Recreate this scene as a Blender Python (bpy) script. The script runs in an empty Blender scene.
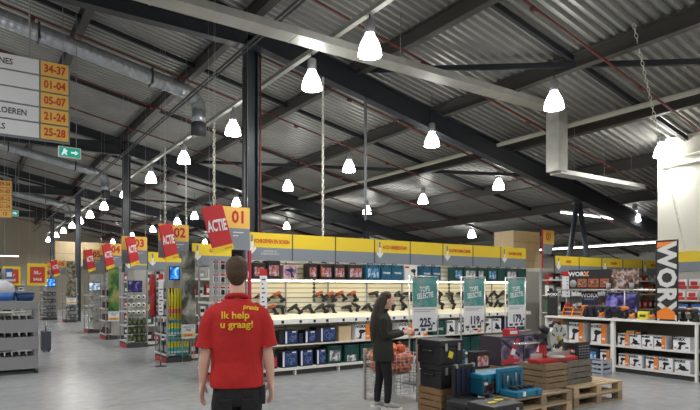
import bpy, bmesh, math, random
from mathutils import Vector, Matrix, Euler
from mathutils.bvhtree import BVHTree
random.seed(7)
R = math.radians
SC = bpy.context.scene
COL = SC.collection

# ------------------------------------------------------------------ camera, world, exposure
EYE = 1.68
cam_d = bpy.data.cameras.new('camera'); cam = bpy.data.objects.new('camera', cam_d); COL.objects.link(cam)
cam_d.sensor_width = 36; cam_d.lens = 36 * 566 / 700; cam_d.shift_y = 83 / 700
cam_d.clip_start = .05; cam_d.clip_end = 300
cam.location = (0, 0, EYE); cam.rotation_euler = (R(90), 0, R(-34))
SC.camera = cam
w = bpy.data.worlds.new('world'); SC.world = w; w.use_nodes = True
w.node_tree.nodes['Background'].inputs[0].default_value = (.5, .55, .6, 1)
w.node_tree.nodes['Background'].inputs[1].default_value = .05
SC.view_settings.view_transform = 'Standard'; SC.view_settings.look = 'None'
SC.view_settings.exposure = -0.12; SC.view_settings.gamma = 1; SC.view_settings.use_curve_mapping = False
LAMP_W = 34.0          # power of one pendant lamp
BELL_E = 20.           # glow of its acrylic bell

# ------------------------------------------------------------------ materials
MATS = {}
def mat(name, col, rough=.5, metal=0., emit=0., vary=.0, scale=8., bump=0., bscale=60., alpha=None, spec=None):
    if name in MATS: return MATS[name]
    m = bpy.data.materials.new(name); m.use_nodes = True; MATS[name] = m
    nt = m.node_tree; b = nt.nodes['Principled BSDF']
    c = (*col, 1)
    b.inputs['Base Color'].default_value = c
    b.inputs['Roughness'].default_value = rough; b.inputs['Metallic'].default_value = metal
    if spec is not None: b.inputs['Specular IOR Level'].default_value = spec
    if emit:
        b.inputs['Emission Color'].default_value = c; b.inputs['Emission Strength'].default_value = emit
    if vary or bump:
        tc = nt.nodes.new('ShaderNodeTexCoord')
        if vary:
            n = nt.nodes.new('ShaderNodeTexNoise'); n.inputs['Scale'].default_value = scale; n.inputs['Detail'].default_value = 5
            nt.links.new(tc.outputs['Object'], n.inputs['Vector'])
            r = nt.nodes.new('ShaderNodeMapRange'); r.inputs[1].default_value = .3; r.inputs[2].default_value = .7
            r.inputs[3].default_value = 1 - vary; r.inputs[4].default_value = 1 + vary
            nt.links.new(n.outputs['Fac'], r.inputs[0])
            mx = nt.nodes.new('ShaderNodeMix'); mx.data_type = 'RGBA'; mx.blend_type = 'MULTIPLY'; mx.inputs[0].default_value = 1
            mx.inputs[6].default_value = c
            nt.links.new(r.outputs[0], mx.inputs[7]); nt.links.new(mx.outputs[2], b.inputs['Base Color'])
        if bump:
            n2 = nt.nodes.new('ShaderNodeTexNoise'); n2.inputs['Scale'].default_value = bscale; n2.inputs['Detail'].default_value = 3
            nt.links.new(tc.outputs['Object'], n2.inputs['Vector'])
            bp = nt.nodes.new('ShaderNodeBump'); bp.inputs['Strength'].default_value = bump; bp.inputs['Distance'].default_value = .02
            nt.links.new(n2.outputs['Fac'], bp.inputs['Height']); nt.links.new(bp.outputs[0], b.inputs['Normal'])
    return m
def picture(name, c1, c2, c3, scale=9., rough=.4, emit=0.):
    """a printed picture: three-tone noise print"""
    if name in MATS: return MATS[name]
    m = bpy.data.materials.new(name); m.use_nodes = True; MATS[name] = m
    nt = m.node_tree; b = nt.nodes['Principled BSDF']; b.inputs['Roughness'].default_value = rough
    tc = nt.nodes.new('ShaderNodeTexCoord'); n = nt.nodes.new('ShaderNodeTexNoise'); n.inputs['Scale'].default_value = scale
    n.inputs['Detail'].default_value = 2.5; n.inputs['Distortion'].default_value = .8
    nt.links.new(tc.outputs['Object'], n.inputs['Vector'])
    cr = nt.nodes.new('ShaderNodeValToRGB'); cr.color_ramp.elements[0].position = .36; cr.color_ramp.elements[1].position = .64
    cr.color_ramp.elements[0].color = (*c1, 1); cr.color_ramp.elements[1].color = (*c3, 1)
    e = cr.color_ramp.elements.new(.5); e.color = (*c2, 1)
    nt.links.new(n.outputs['Fac'], cr.inputs[0]); nt.links.new(cr.outputs[0], b.inputs['Base Color'])
    if emit:
        nt.links.new(cr.outputs[0], b.inputs['Emission Color']); b.inputs['Emission Strength'].default_value = emit
    return m
def wood(name, c1, c2, sc=14.):
    if name in MATS: return MATS[name]
    m = bpy.data.materials.new(name); m.use_nodes = True; MATS[name] = m
    nt = m.node_tree; b = nt.nodes['Principled BSDF']; b.inputs['Roughness'].default_value = .75
    tc = nt.nodes.new('ShaderNodeTexCoord'); mp = nt.nodes.new('ShaderNodeMapping'); mp.inputs['Scale'].default_value = (1, 6, 12)
    oi = nt.nodes.new('ShaderNodeObjectInfo')
    n = nt.nodes.new('ShaderNodeTexNoise'); n.inputs['Scale'].default_value = sc; n.inputs['Detail'].default_value = 6; n.noise_dimensions = '4D'
    ml = nt.nodes.new('ShaderNodeMath'); ml.operation = 'MULTIPLY'; ml.inputs[1].default_value = 40
    nt.links.new(oi.outputs['Random'], ml.inputs[0]); nt.links.new(ml.outputs[0], n.inputs['W'])
    nt.links.new(tc.outputs['Object'], mp.inputs[0]); nt.links.new(mp.outputs[0], n.inputs['Vector'])
    cr = nt.nodes.new('ShaderNodeValToRGB'); cr.color_ramp.elements[0].position = .3; cr.color_ramp.elements[1].position = .72
    cr.color_ramp.elements[0].color = (*c1, 1); cr.color_ramp.elements[1].color = (*c2, 1)
    nt.links.new(n.outputs['Fac'], cr.inputs[0]); nt.links.new(cr.outputs[0], b.inputs['Base Color'])
    return m

M_WHITE = mat('white_paint', (.78, .77, .73), .5)
M_SHELF = mat('shelf_white', (.72, .70, .64), .45)
M_CREAM = mat('slatwall_cream', (.85, .80, .64), .55)
M_BLACK = mat('black_plastic', (.014, .014, .016), .45)
M_DKGREY = mat('dark_grey', (.05, .052, .058), .5)
M_GREY = mat('sign_grey', (.21, .24, .28), .5)
M_MIDGREY = mat('mid_grey', (.30, .31, .33), .5)
M_YEL = mat('sign_yellow', (.80, .58, .03), .5)
M_YELO = mat('sign_yellow_orange', (.82, .50, .10), .5)
M_RED = mat('sign_red', (.52, .022, .028), .5)
M_REDTXT = mat('text_red', (.55, .05, .02), .5)
M_STEEL = mat('galvanised', (.55, .55, .53), .38, .75, vary=.12, scale=5)
M_TRAY = mat('galvanised_tray', (.50, .50, .46), .45, .45, vary=.10, scale=4)
M_CHROME = mat('chrome', (.7, .7, .7), .22, 1.)
M_DECK = mat('roof_deck_steel', (.37, .37, .35), .42, .35, vary=.12, scale=1.2)
M_BEAM = mat('beam_brown_grey', (.062, .058, .052), .55)
M_BEAMDK = mat('beam_dark', (.022, .025, .032), .5)
M_COLM = mat('column_blue_black', (.035, .042, .052), .45)
M_PIPE_RED = mat('pipe_red', (.15, .035, .028), .5)
M_PIPE_CREAM = mat('pipe_cream', (.50, .48, .40), .5)
M_DUCT = mat('duct_spiral', (.44, .47, .50), .36, .65, vary=.1, scale=6)
M_LAMPGREY = mat('lamp_housing', (.34, .34, .35), .45)
M_BELL = mat('lamp_bell', (1, .99, .96), .3, emit=BELL_E)
M_TUBE = mat('tube_light', (1, 1, .98), .3, emit=7)
M_LED = mat('shelf_led', (1, .90, .66), .3, emit=13)
M_FARWALL = mat('wall_beige', (.46, .40, .30), .7, vary=.05, scale=.6)
M_OFFICE = mat('wall_offwhite', (.72, .70, .62), .7, vary=.03, scale=.5)
M_CARD = mat('cardboard', (.58, .45, .27), .75, vary=.08, scale=4)
M_TEAL = mat('teal_case', (.005, .10, .18), .42)
M_TEALLT = mat('teal_case_light', (.010, .165, .28), .42)
M_GREEN = mat('green_case', (.006, .055, .05), .42)
M_NAVY = mat('navy_box', (.012, .022, .065), .45)
M_BLUE = mat('blue_print', (.02, .06, .24), .45)
M_ORANGE = mat('orange_print', (.78, .22, .03), .45)
M_ORED = mat('tool_orange_red', (.42, .085, .03), .42)
M_SKIN = mat('skin', (.78, .48, .38), .55)
M_HAIR = mat('hair_brown', (.075, .038, .018), .6, bump=.6, bscale=90)
M_HAIR2 = mat('hair_dark_long', (.030, .015, .010), .45, bump=.5, bscale=70)
M_POLO = mat('polo_red', (.50, .018, .018), .85, vary=.08, scale=6, bump=1., bscale=6.5)
M_TROUS = mat('trousers_black', (.012, .012, .014), .85, bump=.4, bscale=18)
M_JACKET = mat('jacket_olive_black', (.022, .024, .018), .85, bump=.5, bscale=16)
M_YTXT = mat('text_yellow', (.80, .52, .02), .6)
M_PAPER = mat('paper_white', (.76, .77, .80), .6)
M_INK = mat('ink_navy', (.015, .02, .07), .5)
M_SCREEN = picture('screen_blue', (.0, .03, .16), (.02, .22, .7), (.45, .75, 1.), 5, emit=1.6)
M_SCREENV = picture('screen_violet', (.006, .005, .03), (.025, .02, .12), (.22, .20, .55), 5, emit=.45)

# floor: polished concrete
def floor_mat():
    m = bpy.data.materials.new('polished_concrete'); m.use_nodes = True
    nt = m.node_tree; b = nt.nodes['Principled BSDF']
    tc = nt.nodes.new('ShaderNodeTexCoord')
    n = nt.nodes.new('ShaderNodeTexNoise'); n.inputs['Scale'].default_value = .55; n.inputs['Detail'].default_value = 7; n.inputs['Roughness'].default_value = .6
    n2 = nt.nodes.new('ShaderNodeTexNoise'); n2.inputs['Scale'].default_value = 5; n2.inputs['Detail'].default_value = 6
    nt.links.new(tc.outputs['Object'], n.inputs['Vector']); nt.links.new(tc.outputs['Object'], n2.inputs['Vector'])
    ad = nt.nodes.new('ShaderNodeMath'); ad.operation = 'ADD'
    nt.links.new(n.outputs['Fac'], ad.inputs[0]); nt.links.new(n2.outputs['Fac'], ad.inputs[1])
    cr = nt.nodes.new('ShaderNodeValToRGB')
    mr = nt.nodes.new('ShaderNodeMapRange'); mr.inputs[1].default_value = .7; mr.inputs[2].default_value = 1.3
    nt.links.new(ad.outputs[0], mr.inputs[0]); nt.links.new(mr.outputs[0], cr.inputs[0])
    cr.color_ramp.elements[0].color = (.245, .255, .26, 1); cr.color_ramp.elements[1].color = (.335, .345, .35, 1)
    nt.links.new(cr.outputs[0], b.inputs['Base Color'])
    m2 = nt.nodes.new('ShaderNodeMapRange'); m2.inputs[3].default_value = .20; m2.inputs[4].default_value = .29
    nt.links.new(n2.outputs['Fac'], m2.inputs[0]); nt.links.new(m2.outputs[0], b.inputs['Roughness'])
    return m
M_FLOOR = floor_mat()

# ------------------------------------------------------------------ mesh helpers
class MB:
    def __init__(s): s.v = []; s.f = []; s.m = []; s.sm = []
    def add(s, vs, fs, mi=0, smooth=False):
        o = len(s.v); s.v += [tuple(p) for p in vs]
        for f in fs: s.f.append(tuple(i + o for i in f)); s.m.append(mi); s.sm.append(smooth)
        return s
    def box(s, x0, x1, y0, y1, z0, z1, mi=0, M=None):
        vs = [(x, y, z) for z in (z0, z1) for y in (y0, y1) for x in (x0, x1)]
        if M: vs = [M @ Vector(p) for p in vs]
        return s.add(vs, [(0, 2, 3, 1), (4, 5, 7, 6), (0, 1, 5, 4), (2, 6, 7, 3), (0, 4, 6, 2), (1, 3, 7, 5)], mi)
    def bbox(s, x0, x1, y0, y1, z0, z1, b=.008, mi=0, M=None):
        """box with chamfered edges"""
        bm = bmesh.new(); bmesh.ops.create_cube(bm, size=1)
        bmesh.ops.scale(bm, vec=(x1 - x0, y1 - y0, z1 - z0), verts=bm.verts)
        bmesh.ops.translate(bm, vec=((x0 + x1) / 2, (y0 + y1) / 2, (z0 + z1) / 2), verts=bm.verts)
        bmesh.ops.bevel(bm, geom=bm.edges[:], offset=b, segments=2, affect='EDGES', profile=.6)
        bm.verts.ensure_lookup_table()
        vs = [v.co.copy() for v in bm.verts]
        if M: vs = [M @ p for p in vs]
        s.add(vs, [[v.index for v in f.verts] for f in bm.faces], mi); bm.free(); return s
    def prism(s, poly, y0, y1, mi=0, M=None):
        """polygon in x,z swept along y"""
        n = len(poly); vs = [(x, y0, z) for x, z in poly] + [(x, y1, z) for x, z in poly]
        if M: vs = [M @ Vector(p) for p in vs]
        return s.add(vs, [tuple(range(n)), tuple(range(2 * n - 1, n - 1, -1))] + [(i, i + n, (i + 1) % n + n, (i + 1) % n) for i in range(n)], mi)
    def lathe(s, prof, seg=20, mi=0, M=None, smooth=True, cap=True):
        vs = []; fs = []; n = len(prof)
        for r, z in prof:
            for k in range(seg):
                a = 2 * math.pi * k / seg; vs.append(Vector((r * math.cos(a), r * math.sin(a), z)))
        for i in range(n - 1):
            for k in range(seg):
                k2 = (k + 1) % seg; fs.append((i * seg + k, i * seg + k2, (i + 1) * seg + k2, (i + 1) * seg + k))
        if cap: fs.append(tuple(range(seg - 1, -1, -1))); fs.append(tuple((n - 1) * seg + k for k in range(seg)))
        if M: vs = [M @ p for p in vs]
        return s.add(vs, fs, mi, smooth)
    def tube(s, pts, rad, seg=8, mi=0, smooth=True, flat=1., ref=None):
        pts = [Vector(p) for p in pts]; n = len(pts)
        if not isinstance(rad, (list, tuple)): rad = [rad] * n
        vs = []; fs = []; prev = None
        for i, p in enumerate(pts):
            t = (pts[min(i + 1, n - 1)] - pts[max(i - 1, 0)]).normalized()
            if prev is None:
                u = Vector(ref) if ref else (Vector((0, 0, 1)) if abs(t.z) < .9 else Vector((1, 0, 0)))
            else: u = prev
            u = (u - t * u.dot(t)).normalized(); prev = u; q = t.cross(u)
            for k in range(seg):
                a = 2 * math.pi * k / seg; vs.append(p + (u * math.cos(a) + q * math.sin(a) * flat) * rad[i])
        for i in range(n - 1):
            for k in range(seg):
                k2 = (k + 1) % seg; fs.append((i * seg + k, i * seg + k2, (i + 1) * seg + k2, (i + 1) * seg + k))
        fs.append(tuple(range(seg - 1, -1, -1))); fs.append(tuple((n - 1) * seg + k for k in range(seg)))
        return s.add(vs, fs, mi, smooth)
    def ell(s, c, r, seg=16, rings=10, mi=0, M=None):
        vs = []; fs = []
        for i in range(rings + 1):
            th = math.pi * i / rings
            for k in range(seg):
                a = 2 * math.pi * k / seg
                p = Vector((r[0] * math.sin(th) * math.cos(a), r[1] * math.sin(th) * math.sin(a), -r[2] * math.cos(th)))
                if M: p = M @ p
                vs.append(p + Vector(c))
        for i in range(rings):
            for k in range(seg):
                k2 = (k + 1) % seg; fs.append((i * seg + k, i * seg + k2, (i + 1) * seg + k2, (i + 1) * seg + k))
        return s.add(vs, fs, mi, True)
    def rings(s, rows, seg=20, mi=0):
        """rows of (cx, cy, z, rx, ry): horizontal elliptic rings lofted"""
        vs = []; fs = []; n = len(rows)
        for cx, cy, z, rx, ry in rows:
            for k in range(seg):
                a = 2 * math.pi * k / seg
                vs.append((cx + rx * math.copysign(abs(math.cos(a)) ** .85, math.cos(a)), cy + ry * math.copysign(abs(math.sin(a)) ** .85, math.sin(a)), z))
        for i in range(n - 1):
            for k in range(seg):
                k2 = (k + 1) % seg; fs.append((i * seg + k, i * seg + k2, (i + 1) * seg + k2, (i + 1) * seg + k))
        fs.append(tuple(range(seg - 1, -1, -1))); fs.append(tuple((n - 1) * seg + k for k in range(seg)))
        return s.add(vs, fs, mi, True)
    def mesh(s, name, mats):
        me = bpy.data.meshes.new(name); me.from_pydata(s.v, [], s.f)
        if not isinstance(mats, (list, tuple)): mats = [mats]
        for m in mats: me.materials.append(m)
        me.polygons.foreach_set('material_index', s.m); me.polygons.foreach_set('use_smooth', s.sm); me.update()
        return me
    def build(s, name, mats, parent=None, loc=None, rot=None):
        return put(name, s.mesh(name, mats), parent, loc, rot)
def put(name, me, parent=None, loc=None, rot=None):
    o = bpy.data.objects.new(name, me); COL.objects.link(o)
    if parent: o.parent = parent
    if loc is not None: o.location = loc
    if rot is not None: o.rotation_euler = rot
    return o
def tag(o, label=None, cat=None, group=None, kind=None):
    if label: o['label'] = label
    if cat: o['category'] = cat
    if group: o['group'] = group
    if kind: o['kind'] = kind
    return o
def thing(name, label, cat, loc=(0, 0, 0), rz=0, group=None):
    o = put(name, None, None, loc, (0, 0, rz)); o.empty_display_size = .1
    return tag(o, label, cat, group)
def struct(name, mb, m, parent=None, loc=None):
    o = mb.build(name, m, parent, loc)
    if not parent: o['kind'] = 'structure'
    return o
def copy_tree(o, loc=None, rz=None, label=None, parent=None, scale=None):
    c = o.copy(); COL.objects.link(c)
    if parent: c.parent = parent
    if loc is not None: c.location = loc
    if rz is not None: c.rotation_euler = (o.rotation_euler[0], o.rotation_euler[1], rz)
    if scale is not None: c.scale = scale
    if label: c['label'] = label
    for ch in o.children: copy_tree(ch, parent=c)
    return c
class Proto:
    """places the first instance itself, later ones as copies"""
    def __init__(s, o): s.o = o; s.used = False
    def at(s, loc, rz=0., label=None, rot=None, scale=None):
        o = s.o if not s.used else copy_tree(s.o); s.used = True
        o.location = loc; o.rotation_euler = rot if rot else (0, 0, rz)
        if scale is not None: o.scale = scale
        if label: o['label'] = label
        return o
TXT = {}
def text(s, size, m, parent, loc, rot=(R(90), 0, 0), name='lettering', sx=1., bold=.0, align='CENTER', ext=.0008):
    key = (s, size, sx, bold, align, m.name)
    if key not in TXT:
        c = bpy.data.curves.new('lettering', 'FONT'); c.body = s; c.size = size; c.align_x = align; c.align_y = 'CENTER'
        c.offset = bold; c.extrude = ext; c.resolution_u = 2; c.space_line = .85
        o = bpy.data.objects.new('lettering', c); COL.objects.link(o)
        me = bpy.data.meshes.new_from_object(o); bpy.data.objects.remove(o); bpy.data.curves.remove(c)
        if sx != 1: me.transform(Matrix.Diagonal((sx, 1, 1, 1)))
        me.materials.clear(); me.materials.append(m); TXT[key] = me
    return put(name, TXT[key], parent, loc, rot)
FACE_NX = (R(90), 0, R(-90))   # lettering turned to face -X

DECK0, PITCH = 7.98, .2                       # height of the deck above x = 0, fall per metre of x
RIDGE = -6.0
def deck(x): return DECK0 - PITCH * x if x > RIDGE else DECK0 - PITCH * (2 * RIDGE - x)
ANG = math.atan(PITCH)
XL, XR, YN, YF = -17.0, 24.0, -9.0, 52.0
RAFT = [-.6, 10.0, 20.6, 31.2, 41.8]

# ------------------------------------------------------------------ the hall
fl = struct('floor', MB().box(XL, XR, YN, YF, -.2, 0), M_FLOOR)
m_joint = mat('floor_joint', (.10, .10, .10), .6)
for (x0, y0, x1, y1) in ((-4, 3.35, 1.0, 3.35), (-4, 8.6, 3.4, 8.6), (3.3, 10.6, 3.3, 50)):
    wd = .006
    struct('joint', MB().box(min(x0, x1) - wd, max(x0, x1) + wd, min(y0, y1) - wd, max(y0, y1) + wd, -.01, .001), m_joint, fl)

def corrugated(xa, xb):
    mb = MB(); prof = []; p = .18; y = YN
    while y < YF:
        prof += [(y, 0), (y + .06, 0), (y + .085, .07), (y + .155, .07)]; y += p
    vs = []; fs = []
    for (y, dz) in prof:
        vs += [(xa, y, deck(xa) + dz), (xb, y, deck(xb) + dz)]
    for i in range(len(prof) - 1): fs.append((2 * i, 2 * i + 2, 2 * i + 3, 2 * i + 1))
    return mb.add(vs, fs)
struct('ceiling', corrugated(RIDGE, XR), M_DECK)
struct('ceiling_far_slope', corrugated(XL, RIDGE), M_DECK)

def wall(name, poly3, m, t):
    """vertical slab from a list of (x, y, ztop) corners"""
    (x0, y0, z0), (x1, y1, z1) = poly3
    mb = MB(); d = Vector((x1 - x0, y1 - y0, 0)).normalized(); n = Vector((-d.y, d.x, 0)) * t
    a = [Vector((x0, y0, 0)), Vector((x1, y1, 0)), Vector((x1, y1, z1)), Vector((x0, y0, z0))]
    vs = a + [p + n for p in a]
    mb.add(vs, [(0, 1, 2, 3), (7, 6, 5, 4), (0, 4, 5, 1), (1, 5, 6, 2), (2, 6, 7, 3), (3, 7, 4, 0)])
    return struct(name, mb, m)
mb = MB()
mb.add([(XL, YF, 0), (XR, YF, 0), (XR, YF, deck(XR) + .1), (RIDGE, YF, deck(RIDGE) + .1), (XL, YF, deck(XL) + .1)], [(4, 3, 2, 1, 0)])
struct('wall_back', mb, M_FARWALL)
mb = MB(); mb.add([(XL, YN, 0), (XR, YN, 0), (XR, YN, deck(XR) + .1), (RIDGE, YN, deck(RIDGE) + .1), (XL, YN, deck(XL) + .1)], [(0, 1, 2, 3, 4)])
struct('wall_front', mb, M_FARWALL)
wall('wall_left', [(XL, YN, deck(XL) + .1), (XL, YF, deck(XL) + .1)], M_FARWALL, .15)
wall('wall_right', [(XR, YF, deck(XR) + .1), (XR, YN, deck(XR) + .1)], M_OFFICE, .15)
# the white office block that stands into the hall on the right
OX = 13.75
struct('wall_office', MB().add([(OX, YN, 0), (OX, 7.15, 0), (OX, 7.15, deck(OX)), (OX, YN, deck(OX)), (19, YN, 0), (19, 7.15, 0), (19, 7.15, deck(19)), (19, YN, deck(19))],
       [(0, 3, 2, 1), (1, 2, 6, 5), (4, 5, 6, 7), (3, 7, 6, 2)]), M_OFFICE)
# two pale service pipes along the office wall
for z in (4.58, 4.75):
    struct('trim_pipe', MB().tube([(OX - .05, -6, z), (OX - .05, 7.1, z)], .03 if z < 4.7 else .022), M_WHITE)

def ibeam_prof(h, wf, t=.02):
    a = wf / 2; b = h / 2; c = .012
    return [(-a, -b), (a, -b), (a, -b + t), (c, -b + t), (c, b - t), (a, b - t), (a, b), (-a, b), (-a, b - t), (-c, b - t), (-c, -b + t), (-a, -b + t)]
def sweep(prof, p0, p1):
    """profile (side, up) swept from p0 to p1"""
    p0, p1 = Vector(p0), Vector(p1); t = (p1 - p0).normalized(); sd = t.cross(Vector((0, 0, 1))).normalized(); up = sd.cross(t)
    n = len(prof); vs = [p + sd * a + up * b for p in (p0, p1) for a, b in prof]
    fs = [tuple(range(n)), tuple(range(2 * n - 1, n - 1, -1))] + [(i, i + n, (i + 1) % n + n, (i + 1) % n) for i in range(n)]
    return MB().add(vs, fs)
# rafters right of the column line, trusses left of it
for y in RAFT:
    d = .30 + .24
    struct('roof_rafter', sweep(ibeam_prof(.48, .22, .025), (4.4, y, deck(4.4) - d), (XR, y, deck(XR) - d)), M_BEAMDK)
    tr = struct('roof_truss', sweep(ibeam_prof(.30, .20), (RIDGE, y, deck(RIDGE) - .45), (4.5, y, deck(4.5) - .45)), M_BEAMDK)
    zc = 6.43
    struct('bottom_chord', sweep(ibeam_prof(.36, .20, .03), (XL, y, zc), (4.5, y, zc)), M_BEAMDK, tr)
    xs = [4.3, 1.9, -.5, -2.9, -5.6]
    for i in range(len(xs) - 1):
        a, b = xs[i], xs[i + 1]
        p, q = ((a, y, deck(a) - .5), (b, y, zc + .1)) if i % 2 == 0 else ((a, y, zc + .1), (b, y, deck(b) - .5))
        struct('web_member', sweep([(-.05, -.05), (.05, -.05), (.05, .05), (-.05, .05)], p, q), M_BEAMDK, tr)
    # columns
for y in RAFT[1:]:
    c = struct('column', sweep(ibeam_prof(.24, .24, .02), (4.62, y + .36, 0), (4.621, y + .36, deck(4.62) - .3)), M_COLM)
# purlins
for k in range(-4, 8):
    x = 4.5 + 2.47 * k
    if x < RIDGE or x > XR: continue
    struct('roof_purlin', sweep(ibeam_prof(.30, .16), (x, YN, deck(x) - .17), (x, YF, deck(x) - .17)), M_BEAM)
# ties at the third points, wind braces, red sprinkler pipes
for y0 in RAFT:
    for dy in (3.3, 7.1):
        y = y0 + dy
        struct('roof_tie', sweep([(-.04, -.05), (.04, -.05), (.04, .05), (-.04, .05)], (RIDGE, y, deck(RIDGE) - .1), (XR, y, deck(XR) - .1)), M_BEAMDK)
for i in range(4):
    a, b = RAFT[i], RAFT[i + 1]
    struct('wind_brace', sweep([(-.035, -.05), (.035, -.05), (.035, .05), (-.035, .05)], (14.38, a, deck(14.38) - .22), (6.97, b, deck(6.97) - .22)), M_BEAMDK)
y = -2.0
while y < 50:
    mb = MB(); mb.tube([(RIDGE + .3, y, deck(RIDGE) - .47), (XR, y, deck(XR) - .53)], .024, 6)
    o = struct('sprinkler_pipe', mb, M_PIPE_RED)
    for x in [i * 3.1 - 2 for i in range(8)]:
        struct('pipe_coupling', MB().tube([(x - .05, y, deck(x - .05) - .5), (x + .05, y, deck(x + .05) - .5)], .038, 8), M_PIPE_RED, o)
    y += 2.57
# cream main pipe under the third purlin
struct('trim_main_pipe', MB().tube([(11.35, -6, 5.38), (11.35, 50, 5.38)], .06, 10), M_PIPE_CREAM)
# conduits beside the column row
for x, z in ((4.15, 6.05), (4.3, 6.12)):
    struct('trim_conduit', MB().tube([(x, -5, z), (x, 50, z)], .02, 6), M_DKGREY)
# pipes on the nearest column
struct('trim_downpipe', MB().tube([(4.44, 10.27, .0), (4.44, 10.27, 5.95)], .035, 8), M_DKGREY)
struct('trim_downpipe', MB().tube([(4.80, 10.3, .0), (4.80, 10.3, 6.9)], .022, 8), M_PIPE_RED)
# V-shaped props under the rafters
for y in (10.0, 20.6, 31.2):
    t = struct('v_column', MB().lathe([(.16, 0), (.16, .05)], 16), M_COLM, None, (14.8, y, deck(14.8) - .85))
    for s in (-1, 1):
        struct('prop', MB().tube([(.62 * s * .829, -.62 * s * .559, -(deck(14.8) - .85)), (.03 * s, -.02 * s, .02)], [.085, .075], 12), M_COLM, t)
# thin hanging pole under the near rafter
struct('trim_hanging_pole', MB().tube([(7.15, 10, 3.15), (7.15, 10, deck(7.15) - .75)], .03, 8), M_MIDGREY)

# galvanised cable trunk across the hall: long run, drop, low run
def tray_mb(p0, p1, wd=.34, dp=.12):
    return sweep([(-wd / 2, -dp / 2), (wd / 2, -dp / 2), (wd / 2, dp / 2), (-wd / 2, dp / 2)], p0, p1)
tr = thing('cable_trunk', 'wide galvanised cable trunk crossing the hall and dropping to a lower run', 'cable duct', (10.9, 8.0, 5.72))
tray_mb((-16, 0, 0), (.15, 0, 0)).build('long_run', M_TRAY, tr)
MB().bbox(-.02, .30, -.17, .17, -1.42, -.06, .01).build('drop', M_TRAY, tr)
tray_mb((.1, 0, -1.42), (3.6, 0, -1.42), .30, .1).build('low_run', M_TRAY, tr)
for i in range(6):
    x = -11 + i * 2.2
    MB().box(x, x + .02, -.175, .175, -.068, .068).build('joint_plate', M_STEEL, tr)
    MB().tube([(x, 0, .05), (x, 0, deck(10.9 + x) - 5.72)], .006, 6).build('hanger_rod', M_MIDGREY, tr)
for i in range(3):
    x = .8 + i * 1.2
    MB().tube([(x, 0, -1.4), (x, 0, deck(10.9 + x) - 5.72)], .006, 6).build('hanger_rod', M_MIDGREY, tr)
# light rail over the main aisle
rl = thing('light_rail', 'long pale steel lighting rail running above the main aisle', 'light rail', (5.0, 20, 5.83))
MB().box(-.045, .045, -24, 30, -.04, .04).build('rail', M_TRAY, rl)
for i in range(9):
    MB().tube([(0, -20 + i * 5.3, .03), (0, -20 + i * 5.3, deck(5) - 5.83)], .006, 6).build('hanger_rod', M_MIDGREY, rl)

# spiral ducts that turn down beside the column row
def duct(y, xe, zoff, rad, label):
    t = thing('spiral_duct', label, 'air duct', (xe, y, deck(xe) - zoff), 0, None)
    mb = MB(); L = 9.0; n = 130; pts = []; rd = []
    for i in range(n):
        x = -L + L * i / (n - 1) * .955; pts.append((x, 0, -PITCH * x)); rd.append(rad * (1.0 if i % 2 else 1.07))
    mb.tube(pts, rd, 18, smooth=False).build('straight_run', M_DUCT, t)
    pts = []; rr = .42
    for i in range(9):
        a = (R(90) - ANG) * i / 8
        pts.append((-.40 + rr * math.sin(a + ANG) - rr * math.sin(ANG), 0, .08 - rr * (math.cos(ANG) - math.cos(a + ANG)) ))
    MB().tube(pts, [rad * (1.0 if i % 2 else 1.04) for i in range(9)], 18, smooth=False).build('elbow', M_DUCT, t)
    ex, ez = pts[-1][0], pts[-1][2]
    MB().tube([(ex, 0, ez), (ex, 0, ez - .32)], rad * .98, 18).build('outlet_neck', M_DUCT, t)
    MB().lathe([(rad * 1.12, -.3), (rad * 1.12, 0), (rad * .98, .02)], 20, M=Matrix.Translation((ex, 0, ez - .32))).build('diffuser', M_DKGREY, t)
    for x in (-1.2, -3.5, -5.8):
        MB().box(x - .02, x + .02, -rad - .012, rad + .012, -PITCH * x - rad - .012, -PITCH * x + rad + .012).build('hanger_band', M_DKGREY, t)
duct(13.5, 4.72, .70, .165, 'spiral air duct turning down beside the first row of columns, nearest the number board')
duct(25.0, 4.75, .70, .165, 'spiral air duct that turns down behind the green exit sign')
duct(35.6, 4.75, .70, .165, 'spiral air duct farthest down the main aisle')

# ------------------------------------------------------------------ pendant lamps
def make_lamp():
    t = thing('pendant_lamp', 'lit white bell-shaped acrylic pendant lamp hung high under the steel roof', 'lamp', (0, 0, 0), 0, 'bell pendant lamps under the roof')
    # origin at the bottom rim of the bell
    MB().lathe([(.178, 0), (.176, .035), (.163, .11), (.135, .19), (.10, .255), (.076, .30), (.070, .325)], 24, cap=False).build('bell', M_BELL, t)
    MB().lathe([(.05, .325), (.074, .328), (.078, .34), (.078, .50), (.06, .53), (.0, .535)], 18, cap=False).build('housing', M_LAMPGREY, t)
    MB().lathe([(.165, .02), (.0, .02)], 20, cap=False).build('diffuser', M_BELL, t)
    MB().tube([(0, 0, .53), (0, 0, .62)], .012, 6).build('hook', M_DKGREY, t)
    MB().tube([(0, 0, 0), (0, 0, 1)], .006, 5).build('cable', M_DKGREY, t)
    return t
LP = make_lamp(); lamp_used = False
ld = bpy.data.lights.new('lamp_light', 'AREA'); ld.shape = 'DISK'; ld.size = .34; ld.energy = LAMP_W; ld.color = (1, .995, .975); ld.spread = R(165)
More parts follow.
